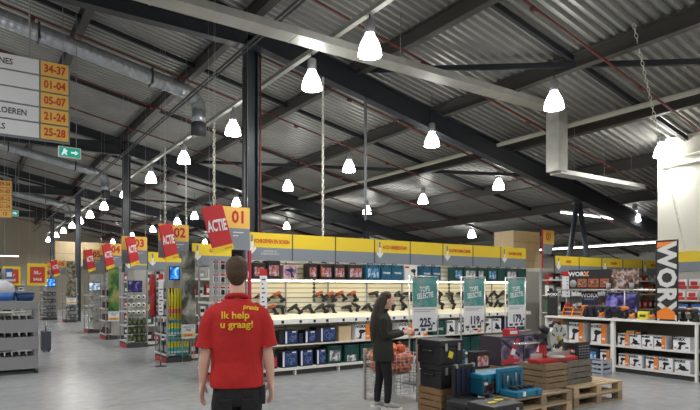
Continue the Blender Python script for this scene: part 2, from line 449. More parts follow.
def lamp(x, y, z, ztop=None, label=None):
    global lamp_used
    o = LP if not lamp_used else copy_tree(LP); lamp_used = True
    row, grp = {5.0: ('hanging below the light rail over the main aisle', 'lamps below the light rail'), 8.97: ('hanging in the row above the drill wall', 'lamps above the drill wall'),
                13.55: ('hanging in the row beside the V-shaped columns', 'lamps beside the V-shaped columns'), 18.0: ('hanging low over the far right aisles', 'lamps over the far right aisles')}.get(x, ('added out of view to light the left half of the hall', 'added lamps over the left half'))
    o['label'] = label or 'lit white bell-shaped pendant lamp ' + row; o['group'] = grp
    o.location = (x, y, z)
    for c in o.children:
        if c.name.startswith('cable'): c.location = (0, 0, .6); c.scale = (1, 1, max(.05, (ztop or deck(x)) - z - .6))
    l = bpy.data.objects.new('lamp_light', ld); COL.objects.link(l); l.parent = o; l.location = (0, 0, -.012)
for y in (-5.4, -1.9, 1.6, 6.88, 8.61, 12.18, 15.71, 19.16, 22.9, 26.95, 30.44, 33.47, 36.3, 39.9, 43.5, 48.0): lamp(5.0, y, 5.17, 5.784)
for y in (-4.5, -1, 2.6, 6.56, 9.88, 13.35, 17.05, 21.5, 26.6, 29.3, 34, 39, 45): lamp(8.97, y, 4.99, None, 'lit white bell-shaped pendant lamp in front of the cable trunk drop' if y == 6.56 else None)
for y in (3.4, 6.95, 11.9, 15.4, 18.84, 25.9, 31, 38): lamp(13.55, y, 4.72 if y != 6.95 else 4.78, None, 'lit white bell-shaped pendant lamp close to the pale wall' if y == 6.95 else None)
for y in (10.1, 17.3, 24): lamp(18.0, y, 3.86)
for y in (-6, -2.5, 1, 4.5, 8.8, 11.9, 15, 18.5, 22, 26, 30, 34, 38, 42, 47): lamp(-.9, y, 5.25)  # added row, out of view, put in to lighten the direction board and left side
for y in (-4, 1, 6, 11, 16, 22, 29, 37, 45): lamp(-6.2, y, 5.3)  # another added row out of view, placed for light on the left half
for y in (-2, 5, 12, 20, 30, 42): lamp(-11.5, y, 5.0)

def tube_lamp(p0, p1, label):
    t = thing('tube_light', label, 'tube light', p0)
    v = Vector(p1) - Vector(p0)
    MB().tube([(0, 0, 0), v], .028, 8).build('tube', M_TUBE, t)
    MB().tube([Vector((0, 0, .05)), v + Vector((0, 0, .05))], .03, 6).build('batten', M_WHITE, t)
    for k in (.15, .85):
        q = v * k; MB().tube([q + Vector((0, 0, .05)), (q.x, q.y, deck(p0[0] + q.x) - p0[2])], .006, 5).build('hanger_wire', M_MIDGREY, t)
tube_lamp((15.4, 11, 4.05), (20.6, 11, 4.05), 'long fluorescent tube line beside the V-shaped column')
tube_lamp((20, 7.5, 3.28), (20, 16, 3.28), 'low fluorescent tube line over the far right aisle')
tube_lamp((-3, 47, 3.95), (3.0, 47, 3.95), 'long fluorescent tube line before the beige back wall')

# ------------------------------------------------------------------ the long drill wall (gondola 1), bays of one metre
GX, GY = 4.27, 10.15          # left end, back panel plane; shelves reach forward to y = 9.67
M_KICK = mat('kick_grey', (.10, .10, .10), .6)
M_PRICE = mat('price_strip', (.70, .70, .68), .4)
def make_bay():
    t = thing('shelving_bay', 'white shelving bay with cream slatwall back in the long drill wall', 'shelving', (0, 0, 0), 0, 'bays of the long drill wall')
    # slatted back: one panel with grooves
    mb = MB(); z = .1; prof = [(0, .08)]
    while z < 2.2:
        prof += [(0, z), (.02, z + .002), (.02, z + .018), (0, z + .02)]; z += .098
    prof += [(0, 2.25)]
    vs = []; fs = []
    for y, z in prof: vs += [(.0, y, z), (1.0, y, z)]
    for i in range(len(prof) - 1): fs.append((2 * i, 2 * i + 1, 2 * i + 3, 2 * i + 2))
    n = len(vs); vs += [(0, .05, .08), (1, .05, .08), (0, .05, 2.25), (1, .05, 2.25)]
    fs += [(n, n + 2, n + 3, n + 1), (n - 2, n - 1, n + 3, n + 2), (0, n, n + 1, 1)]
    mb.add(vs, fs)
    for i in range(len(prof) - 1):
        if prof[i][0] > .01 and prof[i + 1][0] > .01: mb.m[i] = 1  # groove floors coloured dark, standing in for the shade between slats
    mb.build('slatwall_panel', [M_CREAM, mat('slat_groove_shade', (.30, .29, .25), .5)], t)
    MB().box(.0, .022, -.03, .0, 0, 2.2).build('upright', M_MIDGREY, t)
    MB().box(0, 1, -.50, 0, .10, .145).build('base_shelf', M_SHELF, t)
    MB().box(0, 1, -.40, -.38, 0, .10).build('kick_panel', M_KICK, t)
    MB().prism([(-.49, .0), (-.47, .0), (-.02, .09), (-.02, .10), (-.49, .10)], -.015, .015, M=Matrix.Rotation(R(90), 4, 'Z')).build('foot', M_SHELF, t, (.98, 0, 0))
    MB().box(0, 1, -.48, 0, .565, .59).build('middle_shelf', M_SHELF, t)
    MB().box(0, 1, -.46, 0, 1.03, 1.055).build('counter_shelf', M_SHELF, t)
    s = MB().prism([(-.475, .985), (-.46, .985), (-.445, 1.075), (-.46, 1.075)], 0, 1, M=Matrix(((0, 1, 0, 0), (1, 0, 0, 0), (0, 0, 1, 0), (0, 0, 0, 1)))).build('price_strip', M_PRICE, t)
    for i in range(6):
        xx = .08 + i * .15 + random.uniform(-.02, .02)
        MB().box(xx, xx + .055, -.475, -.468, 1.0, 1.055).build('price_ticket', M_WHITE if i % 2 else M_INK, s)
    # sloped cream display ramp on the counter shelf
    MB().prism([(-.42, 1.056), (-.005, 1.056), (-.005, 1.19), (-.20, 1.13)], .01, .99, M=Matrix(((0, 1, 0, 0), (1, 0, 0, 0), (0, 0, 1, 0), (0, 0, 0, 1)))).build('display_ramp', M_CREAM, t)
    MB().box(0, 1, -.36, 0, 1.83, 1.855).build('top_shelf', M_SHELF, t)
    MB().box(.03, .97, -.33, -.29, 1.812, 1.829).build('light_strip', M_LED, t)
    return t
BAY = Proto(make_bay())
BAYL = ['under the SCHROEVEN EN BOREN header', 'under the blank header right of SCHROEVEN EN BOREN', 'under the blank header left of ACCU GEREEDSCHAP', 'under the ACCU GEREEDSCHAP header',
        'between the ACCU GEREEDSCHAP and KLOPBOORMACHINES headers', 'under the KLOPBOORMACHINES header', 'between the KLOPBOORMACHINES and ZAAGMACHINES headers', 'under the ZAAGMACHINES header']
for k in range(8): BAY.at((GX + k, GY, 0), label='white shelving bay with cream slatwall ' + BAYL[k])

ARROW = [(-.035, .0), (.035, .0), (.035, -.12), (.10, -.12), (0, -.24), (-.10, -.12), (-.035, -.12)]
def arrow_mesh(w=.085, h=.23):
    a = w * .38
    poly = [(-a, h * .5), (a, h * .5), (a, -.02 * h), (w, .12 * h), (w, -.1 * h), (0, -h * .5), (-w, -.1 * h), (-w, .12 * h), (-a, -.02 * h)]
    return MB().prism(poly, -.002, .002).mesh('arrow', M_WHITE)
ARR = arrow_mesh()
def header(x, y, txt, label, group=None, w=1.0, z0=2.21, z1=2.73, arrow=True):
    t = thing('header_sign', label, 'sign', (x, y, z0), 0, group)
    hh = z1 - z0; zm = hh * .46
    MB().box(.012, w - .012, 0, .02, 0, zm).build('grey_band', M_GREY, t)
    MB().box(.012, w - .012, 0, .02, zm, hh).build('yellow_band', M_YEL, t)
    MB().box(-.012, .012, -.004, .025, 0, hh).build('joint_profile', M_DKGREY, t)
    if txt:
        tx = text(txt, .105, M_REDTXT, t, (w * .56, -.002, zm + (hh - zm) * .42), sx=.66, bold=.004)
        if arrow:
            put('arrow', ARR, t, (w * .14, -.006, zm - .01)); MB().box(w * .14 - .022, w * .14 + .022, -.004, 0, zm + .09, hh - .05).build('arrow_stem', M_GREY, t)
    return t
HT = [('SCHROEVEN EN BOREN', 'yellow and grey header sign reading SCHROEVEN EN BOREN'), None, None, ('ACCU GEREEDSCHAP', 'yellow and grey header sign with arrow reading ACCU GEREEDSCHAP'),
      None, ('KLOPBOORMACHINES', 'yellow and grey header sign with arrow reading KLOPBOORMACHINES'), None, ('ZAAGMACHINES', 'yellow and grey header sign with arrow reading ZAAGMACHINES')]
for k, h in enumerate(HT):
    if h: hs = header(GX + k, 9.83, h[0], h[1])
    else: hs = header(GX + k, 9.83, None, 'blank yellow and grey header panel ' + {1: 'right of the SCHROEVEN EN BOREN header', 2: 'left of the ACCU GEREEDSCHAP header', 4: 'between the ACCU GEREEDSCHAP and KLOPBOORMACHINES headers', 6: 'between the KLOPBOORMACHINES and ZAAGMACHINES headers'}[k], 'blank header panels of the drill wall')
    if k == 0:
        for j, q in enumerate(('SCHROEVEN EN', 'BOREN VOOR HOUT')): text(q, .05, M_WHITE, hs, (.52, -.002, .17 - j * .05), sx=.8)

def chain(x, y, z0, z1, label, r=.018, wire_to=None, link=.075, top=None):
    t = thing('hanging_chain', label, 'chain', (x, y, z0))
    mb = MB(); n = int((z1 - z0) / link)
    for i in range(n):
        pts = []; c = (i + .5) * link; h = link * .62; wd = link * .27
        for k in range(9):
            a = 2 * math.pi * k / 8; px = wd * math.cos(a); pz = c + h * math.sin(a)
            pts.append((px, 0, pz) if i % 2 else (0, px, pz))
        mb.tube(pts, r * .42, 5)
    o = mb.build('links', M_CHAIN, t)
    if top:
        v = Vector(top) - Vector((x, y, z0)); o.scale = (1, 1, v.length / (z1 - z0)); o.rotation_euler = v.to_track_quat('Z', 'Y').to_euler()
    if wire_to: MB().tube([(0, 0, z1 - z0), (0, 0, wire_to + .2 - z0)], .003, 5).build('wire', M_STEEL, t)
M_CHAIN = mat('chain_pale', (.78, .76, .68), .45, .2)
chain(5.98, 9.85, 2.73, deck(5.98) - .80, 'pale hanging chain holding the drill wall header below the near rafter', .03)
chain(3.55, 9.5, 3.13, 4.6, 'pale hanging chain above the aisle 01 sign', .024, deck(3.55) - .1)
chain(3.72, 13.05, 3.15, 4.9, 'pale hanging chain on the left of the aisle 02 sign', .012, deck(3.7) - .1)
chain(4.2, 13.05, 3.15, 5.0, 'pale hanging chain on the right of the aisle 02 sign', .012, deck(4.2) - .1)
chain(13.66, 6.48, 2.53, 8.35, 'thin slanting chain from the roof to the pale wall', .012, top=(9.1, 5.14, 6.1), link=.09)

# ------------------------------------------------------------------ tools
M_TOOLGREEN = mat('tool_green_black', (.02, .035, .03), .42)
def make_drill(body, label, group, cat='drill'):
    """cordless drill, nose to -x, origin at the middle of the housing"""
    t = thing('cordless_drill', label, cat, (0, 0, 0), 0, group)
    ry = Matrix.Rotation(R(90), 4, 'Y')
    MB().lathe([(.018, -.075), (.034, -.07), (.036, .0), (.033, .06), (.02, .085)], 14, M=ry).build('motor_housing', body, t)
    MB().lathe([(.010, -.155), (.018, -.145), (.024, -.10), (.026, -.075)], 12, M=ry).build('chuck', M_BLACK, t)
    MB().prism([(.0, -.02), (.055, -.02), (.078, -.135), (.03, -.14)], -.02, .02).build('grip', M_BLACK, t)
    MB().prism([(-.005, -.028), (.006, -.028), (.010, -.055), (-.002, -.05)], -.008, .008).build('trigger', M_DKGREY, t)
    MB().bbox(-.005, .10, -.034, .034, -.185, -.135, .008).build('battery', M_BLACK, t)
    return t
D_OR = Proto(make_drill(M_ORED, 'orange and black cordless drill on the cream slatwall', 'orange drills on the slatwall'))
D_GR = Proto(make_drill(M_TOOLGREEN, 'dark green cordless drill on the cream slatwall', 'dark drills on the slatwall'))
D_BK = Proto(make_drill(M_BLACK, 'black cordless power tool on the cream slatwall', 'black tools on the slatwall'))
def hang(p, x, z, tilt=0., y=10.07, sc=1.06):
    p.at((x, y, z), rot=(0, tilt, random.uniform(-.25, .1)), scale=(sc, sc, sc))
for x, z in ((4.72, 1.56), (5.05, 1.56), (6.02, 1.56), (6.29, 1.56), (6.53, 1.57), (6.86, 1.57), (4.93, 1.31), (4.55, 1.30)): hang(D_OR, x, z, random.uniform(-.5, -.15))
for x, z in ((5.14, 1.31), (5.43, 1.30), (5.75, 1.30), (6.06, 1.30), (6.31, 1.31), (7.46, 1.57), (8.08, 1.55), (8.42, 1.56), (7.78, 1.55)): hang(D_GR, x, z, random.uniform(-.7, .2))
for x, z in ((6.74, 1.28), (6.98, 1.29), (7.24, 1.29), (7.55, 1.3), (7.95, 1.3), (8.3, 1.29), (8.62, 1.54), (8.75, 1.3), (9.05, 1.55), (9.1, 1.29), (9.4, 1.56), (9.45, 1.3), (9.75, 1.54),
             (9.85, 1.3), (10.1, 1.56), (10.25, 1.31), (10.5, 1.55), (10.62, 1.3), (10.9, 1.56), (11.0, 1.32), (11.25, 1.55), (11.4, 1.3), (11.6, 1.55), (11.8, 1.31), (11.98, 1.56), (12.1, 1.3)):
    hang(D_BK, x, z, random.uniform(-1.0, .8))
# shelf dividers: dark tool strips hanging from the top shelf
for x in (5.72, 9.40):
    t = thing('hanging_strip', 'narrow dark strip of clipped accessories hanging %s' % ('beside the blank picture box' if x < 6 else 'between two green price posters'), 'clip strip', (x, 9.76, 1.40))
    MB().box(-.012, .012, -.006, .006, 0, .5).build('strip', M_DKGREY, t)
    for i in range(6):
        MB().box(-.03, .02, -.02, .01, .02 + i * .08, .06 + i * .08).build('clipped_pack', mat('olive_pack', (.09, .08, .04), .6), t)

# ------------------------------------------------------------------ boxes and cases (front to -y, origin at base centre)
SIL_DRILL = [(-.5, .30), (-.22, .36), (.18, .40), (.36, .30), (.36, .10), (.22, .02), (.34, -.36), (.44, -.38), (.44, -.5), (.04, -.5), (.06, -.36), (.0, .0), (-.22, .06), (-.5, .18)]
SIL_SAW = [(-.5, -.2), (-.35, -.35), (.0, -.4), (.2, -.3), (.5, -.28), (.5, -.1), (.3, .0), (.42, .2), (.3, .4), (.05, .32), (.1, .18), (-.1, .2), (-.3, .12)]
SIL_RING = None
def ring_poly(mb, cx, cz, r, t, y, n=16, e=.6):
    vs = []; fs = []
    for k in range(n):
        a = 2 * math.pi * k / n
        vs += [(cx + r * math.cos(a), y, cz + r * e * math.sin(a)), (cx + (r - t) * math.cos(a), y, cz + (r - t) * e * math.sin(a))]
    for k in range(n):
        k2 = (k + 1) % n; fs.append((2 * k, 2 * k + 1, 2 * k2 + 1, 2 * k2))
    return mb.add(vs, fs)
def sil(poly, cx, cz, sx, sz, y, flip=1):
    return MB().prism([(cx + flip * px * sx, cz + pz * sz) for px, pz in poly], y, y + .001)
def carton(w, d, h, body, label, cat='box', name='tool_box', group=None):
    o = MB().box(-w / 2, w / 2, -d / 2, d / 2, 0, h).build(name, body)
    return tag(o, label, cat, group)
def panel(o, x0, x1, z0, z1, y, m, name='printed_panel', t=.001):
    return MB().box(x0, x1, y - t, y, z0, z1).build(name, m, o)
def navy_box(w, d, h, label, group):
    o = carton(w, d, h, M_NAVY, label, group=group); f = -d / 2
    panel(o, -w / 2 + .012, -w / 2 + .05, .02, h - .02, f, M_PAPER, 'white_stripe')
    p = panel(o, -w / 2 + .07, w / 2 - .02, .05, h - .05, f, picture('navy_art', (.01, .02, .08), (.02, .05, .17), (.12, .18, .38), 16), 'picture_panel')
    ring_poly(MB(), .03, h * .42, w * .24, .012, f - .002).build('ring_motif', mat('pale_blue_print', (.18, .26, .46), .5), o)
    panel(o, w / 2 - .12, w / 2 - .03, h - .045, h - .02, f - .001, M_PAPER, 'brand_bar')
    return o
def tool_case(w, d, h, body, label, art=None, group=None, cat='tool case', handle=True):
    """upright blow-moulded case: rounded shell, handle, latches, picture sleeve"""
    o = MB().bbox(-w / 2, w / 2, -d / 2, d / 2, 0, h, .02).build('tool_case', body); tag(o, label, cat, group)
    if handle:
        hm = MB(); hm.tube([(-w * .18, 0, h - .005), (-w * .16, 0, h + .028), (w * .16, 0, h + .028), (w * .18, 0, h - .005)], .011, 8).build('handle', M_BLACK, o)
    for s in (-1, 1): MB().bbox(s * w * .33 - .02, s * w * .33 + .02, -d / 2 - .008, -d / 2 + .01, h - .06, h - .005, .004).build('latch', M_BLACK, o)
    if art: panel(o, -w * .36, w * .36, h * .16, h * .74, -d / 2 - .001, art, 'picture_sleeve', .002)
    return o
def worx_box(w, d, h, label, group, kind=0, side=True):
    o = carton(w, d, h, M_PAPER, label, group=group); f = -d / 2
    if side:
        panel(o, w / 2 - w * .34, w / 2, .0, h, f, M_ORANGE, 'orange_panel')
    text('WORX', .07 * w / .3, M_BLACK, o, (-w * .18, f - .002, h * .87), sx=1.0, bold=.004)
    sil(SIL_DRILL if kind == 0 else SIL_SAW, -w * .08 if side else 0, h * .42, w * .55, h * .68, f - .0035, -1).build('printed_tool', M_BLACK, o)
    panel(o, -w / 2 + .015, -w / 2 + .06, .03, .06, f, M_ORANGE, 'orange_badge')
    panel(o, w * .22, w * .40, h * .18, h * .30, f - .001, M_PAPER if side else M_DKGREY, 'text_block')
    return o

ART_OR = picture('art_orange_pink', (.16, .03, .025), (.50, .17, .13), (.55, .50, .66), 13)
ART_PINK = picture('art_pink_violet', (.09, .08, .25), (.50, .22, .30), (.62, .45, .45), 11)
ART_BL = picture('art_blue_sleeve', (.01, .05, .18), (.10, .30, .55), (.55, .70, .80), 12)
ART_WH = picture('art_white_grey', (.10, .10, .12), (.45, .46, .48), (.75, .75, .75), 12)
M_PINKBOX = mat('picture_box_pink', (.55, .40, .42), .5)
# top row on the drill wall (shelf at 1.856)
YT = 9.93
def span(x0, x1): return (x0 + x1) / 2, x1 - x0 - .012
for i, (a, b) in enumerate(((4.72, 5.01), (5.62, 5.84), (5.90, 6.20), (6.22, 6.52), (6.56, 6.98))):
    c, ww = span(a, b)
    labs = ['black tool case with orange and pink picture sleeve beside the red post sign', 'small black tool case with orange sleeve next to the hanging strip',
            'black tool case with orange sleeve, first of three side by side', 'black tool case with orange sleeve in the middle of three', 'wide black tool case with orange sleeve next to a teal case']
    o = tool_case(ww, .22, .32 if i else .35, M_BLACK, labs[i], ART_OR); o.location = (c, YT, 1.857)
    if i == 2: panel(o, -.14, -.10, .06, .27, -.113, M_ORED, 'orange_stripe')
c, ww = span(4.42, 4.70); o = tool_case(ww, .22, .30, M_BLACK, 'black and red tool case behind the red post sign', ART_OR); o.location = (c, YT, 1.857)
c, ww = span(5.07, 5.37); o = carton(ww, .2, .27, M_PINKBOX, 'pink and violet picture box on the top shelf of the drill wall'); o.location = (c, YT, 1.857)
panel(o, -ww / 2 + .02, ww / 2 - .01, .02, .25, -.1, ART_PINK, 'picture_panel'); sil(SIL_DRILL, 0, .13, .2, .2, -.1035).build('printed_tool', M_NAVY, o)
for i, (a, b) in enumerate(((7.02, 7.42), (7.44, 7.72), (7.72, 8.07), (8.60, 8.90), (8.91, 9.20))):
    c, ww = span(a, b)
    labs = ['teal tool case with large pale blue picture sleeve', 'teal tool case beside the sleeved teal case, with white print', 'plain teal tool case next to a white cut-out box',
            'plain teal tool case behind the 225 euro poster', 'teal tool case at the end of the teal row, beside the hanging strip']
    o = tool_case(ww, .24, .33, M_TEAL, labs[i], ART_BL if i == 0 else None); o.location = (c, YT, 1.857)
    if i: text('TOOLS', .055, M_PAPER, o, (0, -.124, .15), sx=1.1, bold=.003)
c, ww = span(8.10, 8.48); o = carton(ww, .2, .34, M_WHITE, 'white tool box with black tool print among the teal cases'); o.location = (c, YT, 1.857)
sil(SIL_DRILL, .08, .16, .17, .24, -.1025).build('printed_tool', M_BLACK, o); panel(o, -ww / 2 + .01, -.05, .27, .31, -.1, M_RED, 'red_bar')
for i, (a, b) in enumerate(((9.62, 9.92), (9.94, 10.40), (10.42, 10.66), (10.78, 11.12), (11.14, 11.42), (11.44, 11.9), (11.92, 12.26))):
    c, ww = span(a, b)
    labs = ['dark green tool case beside the hanging strip', 'wide dark green tool case with white sleeve behind the second price poster', 'narrow dark green tool case with white sleeve', 'dark green tool case with pale blue square sleeve',
            'plain dark green tool case beside the blue-sleeved one', 'wide dark green tool case near the far end, behind the last price poster', 'last dark green tool case at the far end of the drill wall']
    o = tool_case(ww, .24, .33, M_GREEN, labs[i], [ART_BL, ART_WH, ART_WH, ART_BL, None, ART_WH, None][i]); o.location = (c, YT, 1.857)

# middle and lower rows
grp = 'navy boxes on the drill wall shelves'
for i, (x, z, ww, hh) in enumerate(((5.18, .591, .28, .27), (5.61, .591, .24, .25), (6.02, .591, .36, .30), (5.15, .146, .33, .32), (5.52, .146, .28, .32), (5.86, .146, .22, .31))):
    l = ['navy blue tool carton with white stripe on the middle shelf, leftmost of its row', 'navy blue tool carton next to the leftmost one on the middle shelf', 'largest navy blue tool carton on the middle shelf',
         'navy blue tool carton with ring print on the bottom shelf', 'second navy blue tool carton on the bottom shelf', 'navy blue tool carton on the bottom shelf beside a green case'][i]
    o = navy_box(ww, .30, hh, l, grp); o.location = (x, 9.86, z)
for i, (x, z, hh) in enumerate(((4.98, .591, .26), (5.79, .591, .30), (4.84, .146, .27), (5.40, .591, .20))):
    l = ['slim black carton beside the leftmost navy carton', 'slim black carton beside the largest navy carton', 'slim black and red carton at the left of the bottom shelf', 'small black carton between two navy cartons'][i]
    o = carton(.09, .28, hh, M_BLACK, l); o.location = (x, 9.86, z); panel(o, -.035, .035, .04, hh - .06, -.14, M_RED if i == 2 else M_NAVY)
o = worx_box(.38, .3, .32, 'white and orange power tool carton on the middle shelf behind the woman', None); o.location = (6.88, 9.86, .591)
o = worx_box(.38, .3, .32, 'white power tool carton on the middle shelf, right of the woman', None, 1); o.location = (8.05, 9.86, .591)
o = carton(.3, .3, .3, M_CARD, 'plain brown carton on the middle shelf beside the white tool carton'); o.location = (6.45, 9.9, .591); panel(o, -.13, .13, .26, .265, -.15, M_YELO, 'tape')
GL = ['dark green tool case with white print on the bottom shelf', 'dark green tool case with small white label on the bottom shelf', 'dark green tool case with cream picture on the bottom shelf', 'dark green tool case on the bottom shelf behind the woman']
for i, (x, ww) in enumerate(((6.18, .34), (6.60, .36), (7.02, .40), (7.5, .36))):
    o = tool_case(ww, .3, .36, M_GREEN, GL[i], [ART_WH, None, picture('art_cream', (.12, .09, .04), (.5, .42, .25), (.75, .7, .55), 12), None][i], handle=False); o.location = (x, 9.86, .146)
    if i == 1: panel(o, -.12, .1, .02, .15, -.152, ART_WH, 'white_label')
# boxes further right on the same shelves
o = tool_case(.42, .3, .33, M_GREEN, 'green tool case with white lettering on the middle shelf beside the 225 euro poster', None, handle=False); o.location = (9.05, 9.86, .591); text('TOOLS', .07, M_PAPER, o, (0, -.153, .14), bold=.003)
WL = ['white and orange tool carton under the 225 euro poster', 'small white tool carton beside the 225 euro poster', 'white tool carton under the 119 euro poster', 'white and orange tool carton left of the 179 euro poster', 'white tool carton between the 119 and 179 euro posters',
      'white tool carton behind the 179 euro poster']
for i, (x, ww, sd) in enumerate(((8.5, .36, True), (9.42, .25, False), (9.85, .38, False), (10.25, .34, True), (10.62, .34, False), (11.0, .3, False))):
    o = worx_box(ww, .3, .33, WL[i], 'white tool cartons on the middle shelf', i % 2, sd); o.location = (x, 9.86, .591)
for i, (x, ww) in enumerate(((11.45, .36), (11.86, .36))):
    o = navy_box(ww, .3, .34, ['navy tool carton right of the 179 euro poster', 'navy tool carton at the far end of the middle shelf'][i], grp); o.location = (x, 9.86, .591)
for i in range(9):
    x = 8.0 + i * .46
    o = tool_case(.42, .3, .36, M_GREEN if i % 3 else M_BLACK, 'dark tool case on the bottom shelf behind the pallet display', ART_OR if i % 3 == 0 else None, 'dark cases behind the pallet display', handle=False); o.location = (x, 9.86, .146)

# ------------------------------------------------------------------ price posters on stands
M_TEALPOST = picture('poster_teal', (.06, .25, .24), (.10, .33, .30), (.30, .34, .33), 3.2)
PPL = ['225,- standing behind the black toolboxes', '119,- standing behind the first purple saw carton', '179,- standing nearest the mitre saw']
for x0, wd, price, px in ((6.46, .57, '225,-', 0), (7.72, .54, '119,-', 1), (8.95, .50, '179,-', 2)):
    t = thing('price_poster', 'teal and white price poster reading ' + PPL[px], 'poster stand', (x0 + wd / 2, 7.62, 0))
    for s in (-1, 1) if px else (-1,):
        MB().tube([(s * (wd / 2 + .05), 0.02, 0), (s * (wd / 2 + .05), .02, 1.90)], .014, 8).build('post', M_STEEL, t)
    if px == 0: MB().tube([(wd / 2 + .05, .02, 0), (wd / 2 + .05, .02, 1.86)], .01, 8).build('post', M_STEEL, t)
    MB().tube([(-wd / 2 - .05, .02, 1.885), (wd / 2 + .05, .02, 1.885)], .012, 8).build('cross_bar', M_STEEL, t)
    MB().box(-wd / 2 - .12, wd / 2 + .12, -.12, .14, 0, .02).build('foot_plate', M_DKGREY, t)
    b = MB().box(-wd / 2, wd / 2, -.004, .004, .90, 1.86).build('poster_board', M_PAPER, t)
    MB().box(-wd / 2, wd / 2, -.006, -.004, 1.34, 1.86).build('teal_print', M_TEALPOST, b)
    text('TOPS\nSELECTIE', .135, M_PAPER, b, (0, -.010, 1.60), rot=(R(90), R(-6), 0), sx=.72, bold=.004)
    text(price, .21, M_INK, b, (.06, -.008, 1.06), sx=.85, bold=.008, name='price')
    for j in range(2): MB().box(-wd / 2 + .04, wd / 2 - .05 - j * .1, -.0055, -.004, 1.29 - j * .035, 1.302 - j * .035).build('text_line', M_MIDGREY, b)
    for j in range(3): MB().box(-wd / 2 + .04 + j * .16, -wd / 2 + .14 + j * .16, -.0055, -.004, .92, .965).build('tiny_picture', M_DKGREY, b)

# ------------------------------------------------------------------ aisle signs and endcaps along the main aisle
PROMO = {'01': (3.66, -6), '02': (3.78, 25), '03': (3.83, 38), '04': (3.80, 38), '05': (3.80, 38)}
def aisle_sign(y, num, label, label2):
    """number board facing the camera side, with a tilted red promotion board in front of it (a thing of its own)"""
    t = thing('aisle_sign', label, 'sign', (3.86, y, 2.36))
    MB().box(-.34, .34, 0, .03, 0, .38).build('grey_board', M_GREY, t)
    MB().box(-.34, .34, 0, .03, .38, .76).build('yellow_board', M_YELO, t)
    text(num, .30, M_RED, t, (.13, -.002, .57), sx=.9, bold=.009, name='number')
    for j in range(2): MB().box(.02, .12 + .10 * (j == 0), -.002, 0, .30 - j * .06, .315 - j * .06).build('text_line', M_PAPER, t)
    for x in (-.3, .3): MB().tube([(x, .015, .76), (x, .015, .95)], .008, 6).build('hook', M_STEEL, t)
    for x in (-.3, .3): MB().tube([(x, .015, .93), (x, .015, deck(3.86 + x) - 2.36)], .0025, 4).build('wire', M_STEEL, t)
    WK = {'06': .978, '07': .971, '08': .978}.get(num, .965)
    a = thing('promotion_board', label2, 'sign', (PROMO.get(num, (3.78, 30))[0], y - .12, 2.31), 0)
    a.rotation_euler = (0, R(-15.5), R(PROMO.get(num, (3.78, 30))[1]))
    b = MB().box(-.185, .185, -.03, .0, .10, .80).build('red_board', M_RED, a)
    MB().box(-.185, .185, -.03, .0, .0, .10).build('yellow_foot', M_YEL, a)
    text('ACTIE', .27, M_PAPER, a, (0, -.032, .45), rot=(R(90), R(4), 0), sx=.45, bold=.008)
    text('praxis', .06, M_REDTXT, a, (.09, -.032, .05), sx=.9)
    MB().tube([(.05, -.005, .62), (.05, .175, .62)], .008, 6).build('bracket', M_STEEL, a); MB().tube([(0, -.015, .79), (0, -.015, .86)], .01, 6).build('hook', M_STEEL, a); MB().tube([(-.02, -.015, .86), (-.02 + .27 * (deck(3.46) - 3.2) * WK, -.015, .86 + (deck(3.46) - 3.2) * WK)], .0025, 4).build('wire', M_STEEL, a)
ORD = ['01', '02', '03', '04', '05', '06']
SY = [9.45, 12.85, 16.5, 19.6, 22.9, 32.6]
NM = ['one', 'two', 'three', 'four', 'five', 'six']
for n, y in zip(ORD, SY):
    w_ = NM[ORD.index(n)]
    aisle_sign(y, n, 'yellow and grey aisle number board reading %s, aisle %s' % (n, w_), 'tilted red ACTIE board in front of the aisle number %s board' % w_)
for i, y in enumerate((37.0, 40.5)):
    aisle_sign(y, ['07', '08'][i], ['yellow and grey number board of the last aisle but one, behind aisle six', 'yellow and grey number board of the farthest aisle'][i],
               ['tilted red ACTIE board behind the aisle number six board', 'tilted red ACTIE board of the farthest aisle'][i])

M_PEG = mat('pegboard_pale', (.44, .43, .40), .6)
M_BASE = mat('base_dark', (.05, .05, .052), .5)
def endcap(y, label, shelves_x=(.16, .6, 1.0, 1.4), d=.95, h=2.2, redbase=True, x0=3.68, x1=4.25):
    """display unit at an aisle end: goods on its -y face and on its -x face"""
    t = thing('endcap_unit', label, 'display unit', (x0, y, 0))
    W = x1 - x0
    MB().box(.22, W, .22, d, .12, h).build('core', M_PEG, t)
    MB().box(0, W, 0, d, 0, .12).build('base', M_BASE, t)
    if redbase: MB().box(-.004, 0, .05, d - .05, .01, .10).build('red_strip', M_RED, t)
    for a, b in ((0.0, 0.0), (W - .03, 0.0), (0.0, d - .03)):
        MB().box(a, a + .03, b, b + .03, .12, h).build('post', M_MIDGREY, t)
    for z in shelves_x:
        s = MB().box(.0, .22, .03, d, z, z + .02).build('side_shelf', M_SHELF, t)
        MB().box(-.006, .0, .03, d, z - .012, z + .035).build('price_strip', M_PRICE, s)
    return t
def plain_goods(name, label, cat, group, fn):
    """fn builds the mesh tree once and returns the root"""
    o = fn(); tag(o, label, cat, group); return Proto(o)
def tv(x, y, z, wd, hh, m, label):
    t = thing('display_screen', label, 'screen', (x, y, z))
    MB().bbox(-wd / 2, wd / 2, 0, .05, 0, hh, .006).build('bezel', M_BLACK, t)
    MB().box(-wd / 2 + .02, wd / 2 - .02, -.002, 0, .025, hh - .02).build('panel', m, t)
    MB().box(-.04, .04, .05, .22, hh * .3, hh * .7).build('bracket', M_DKGREY, t)
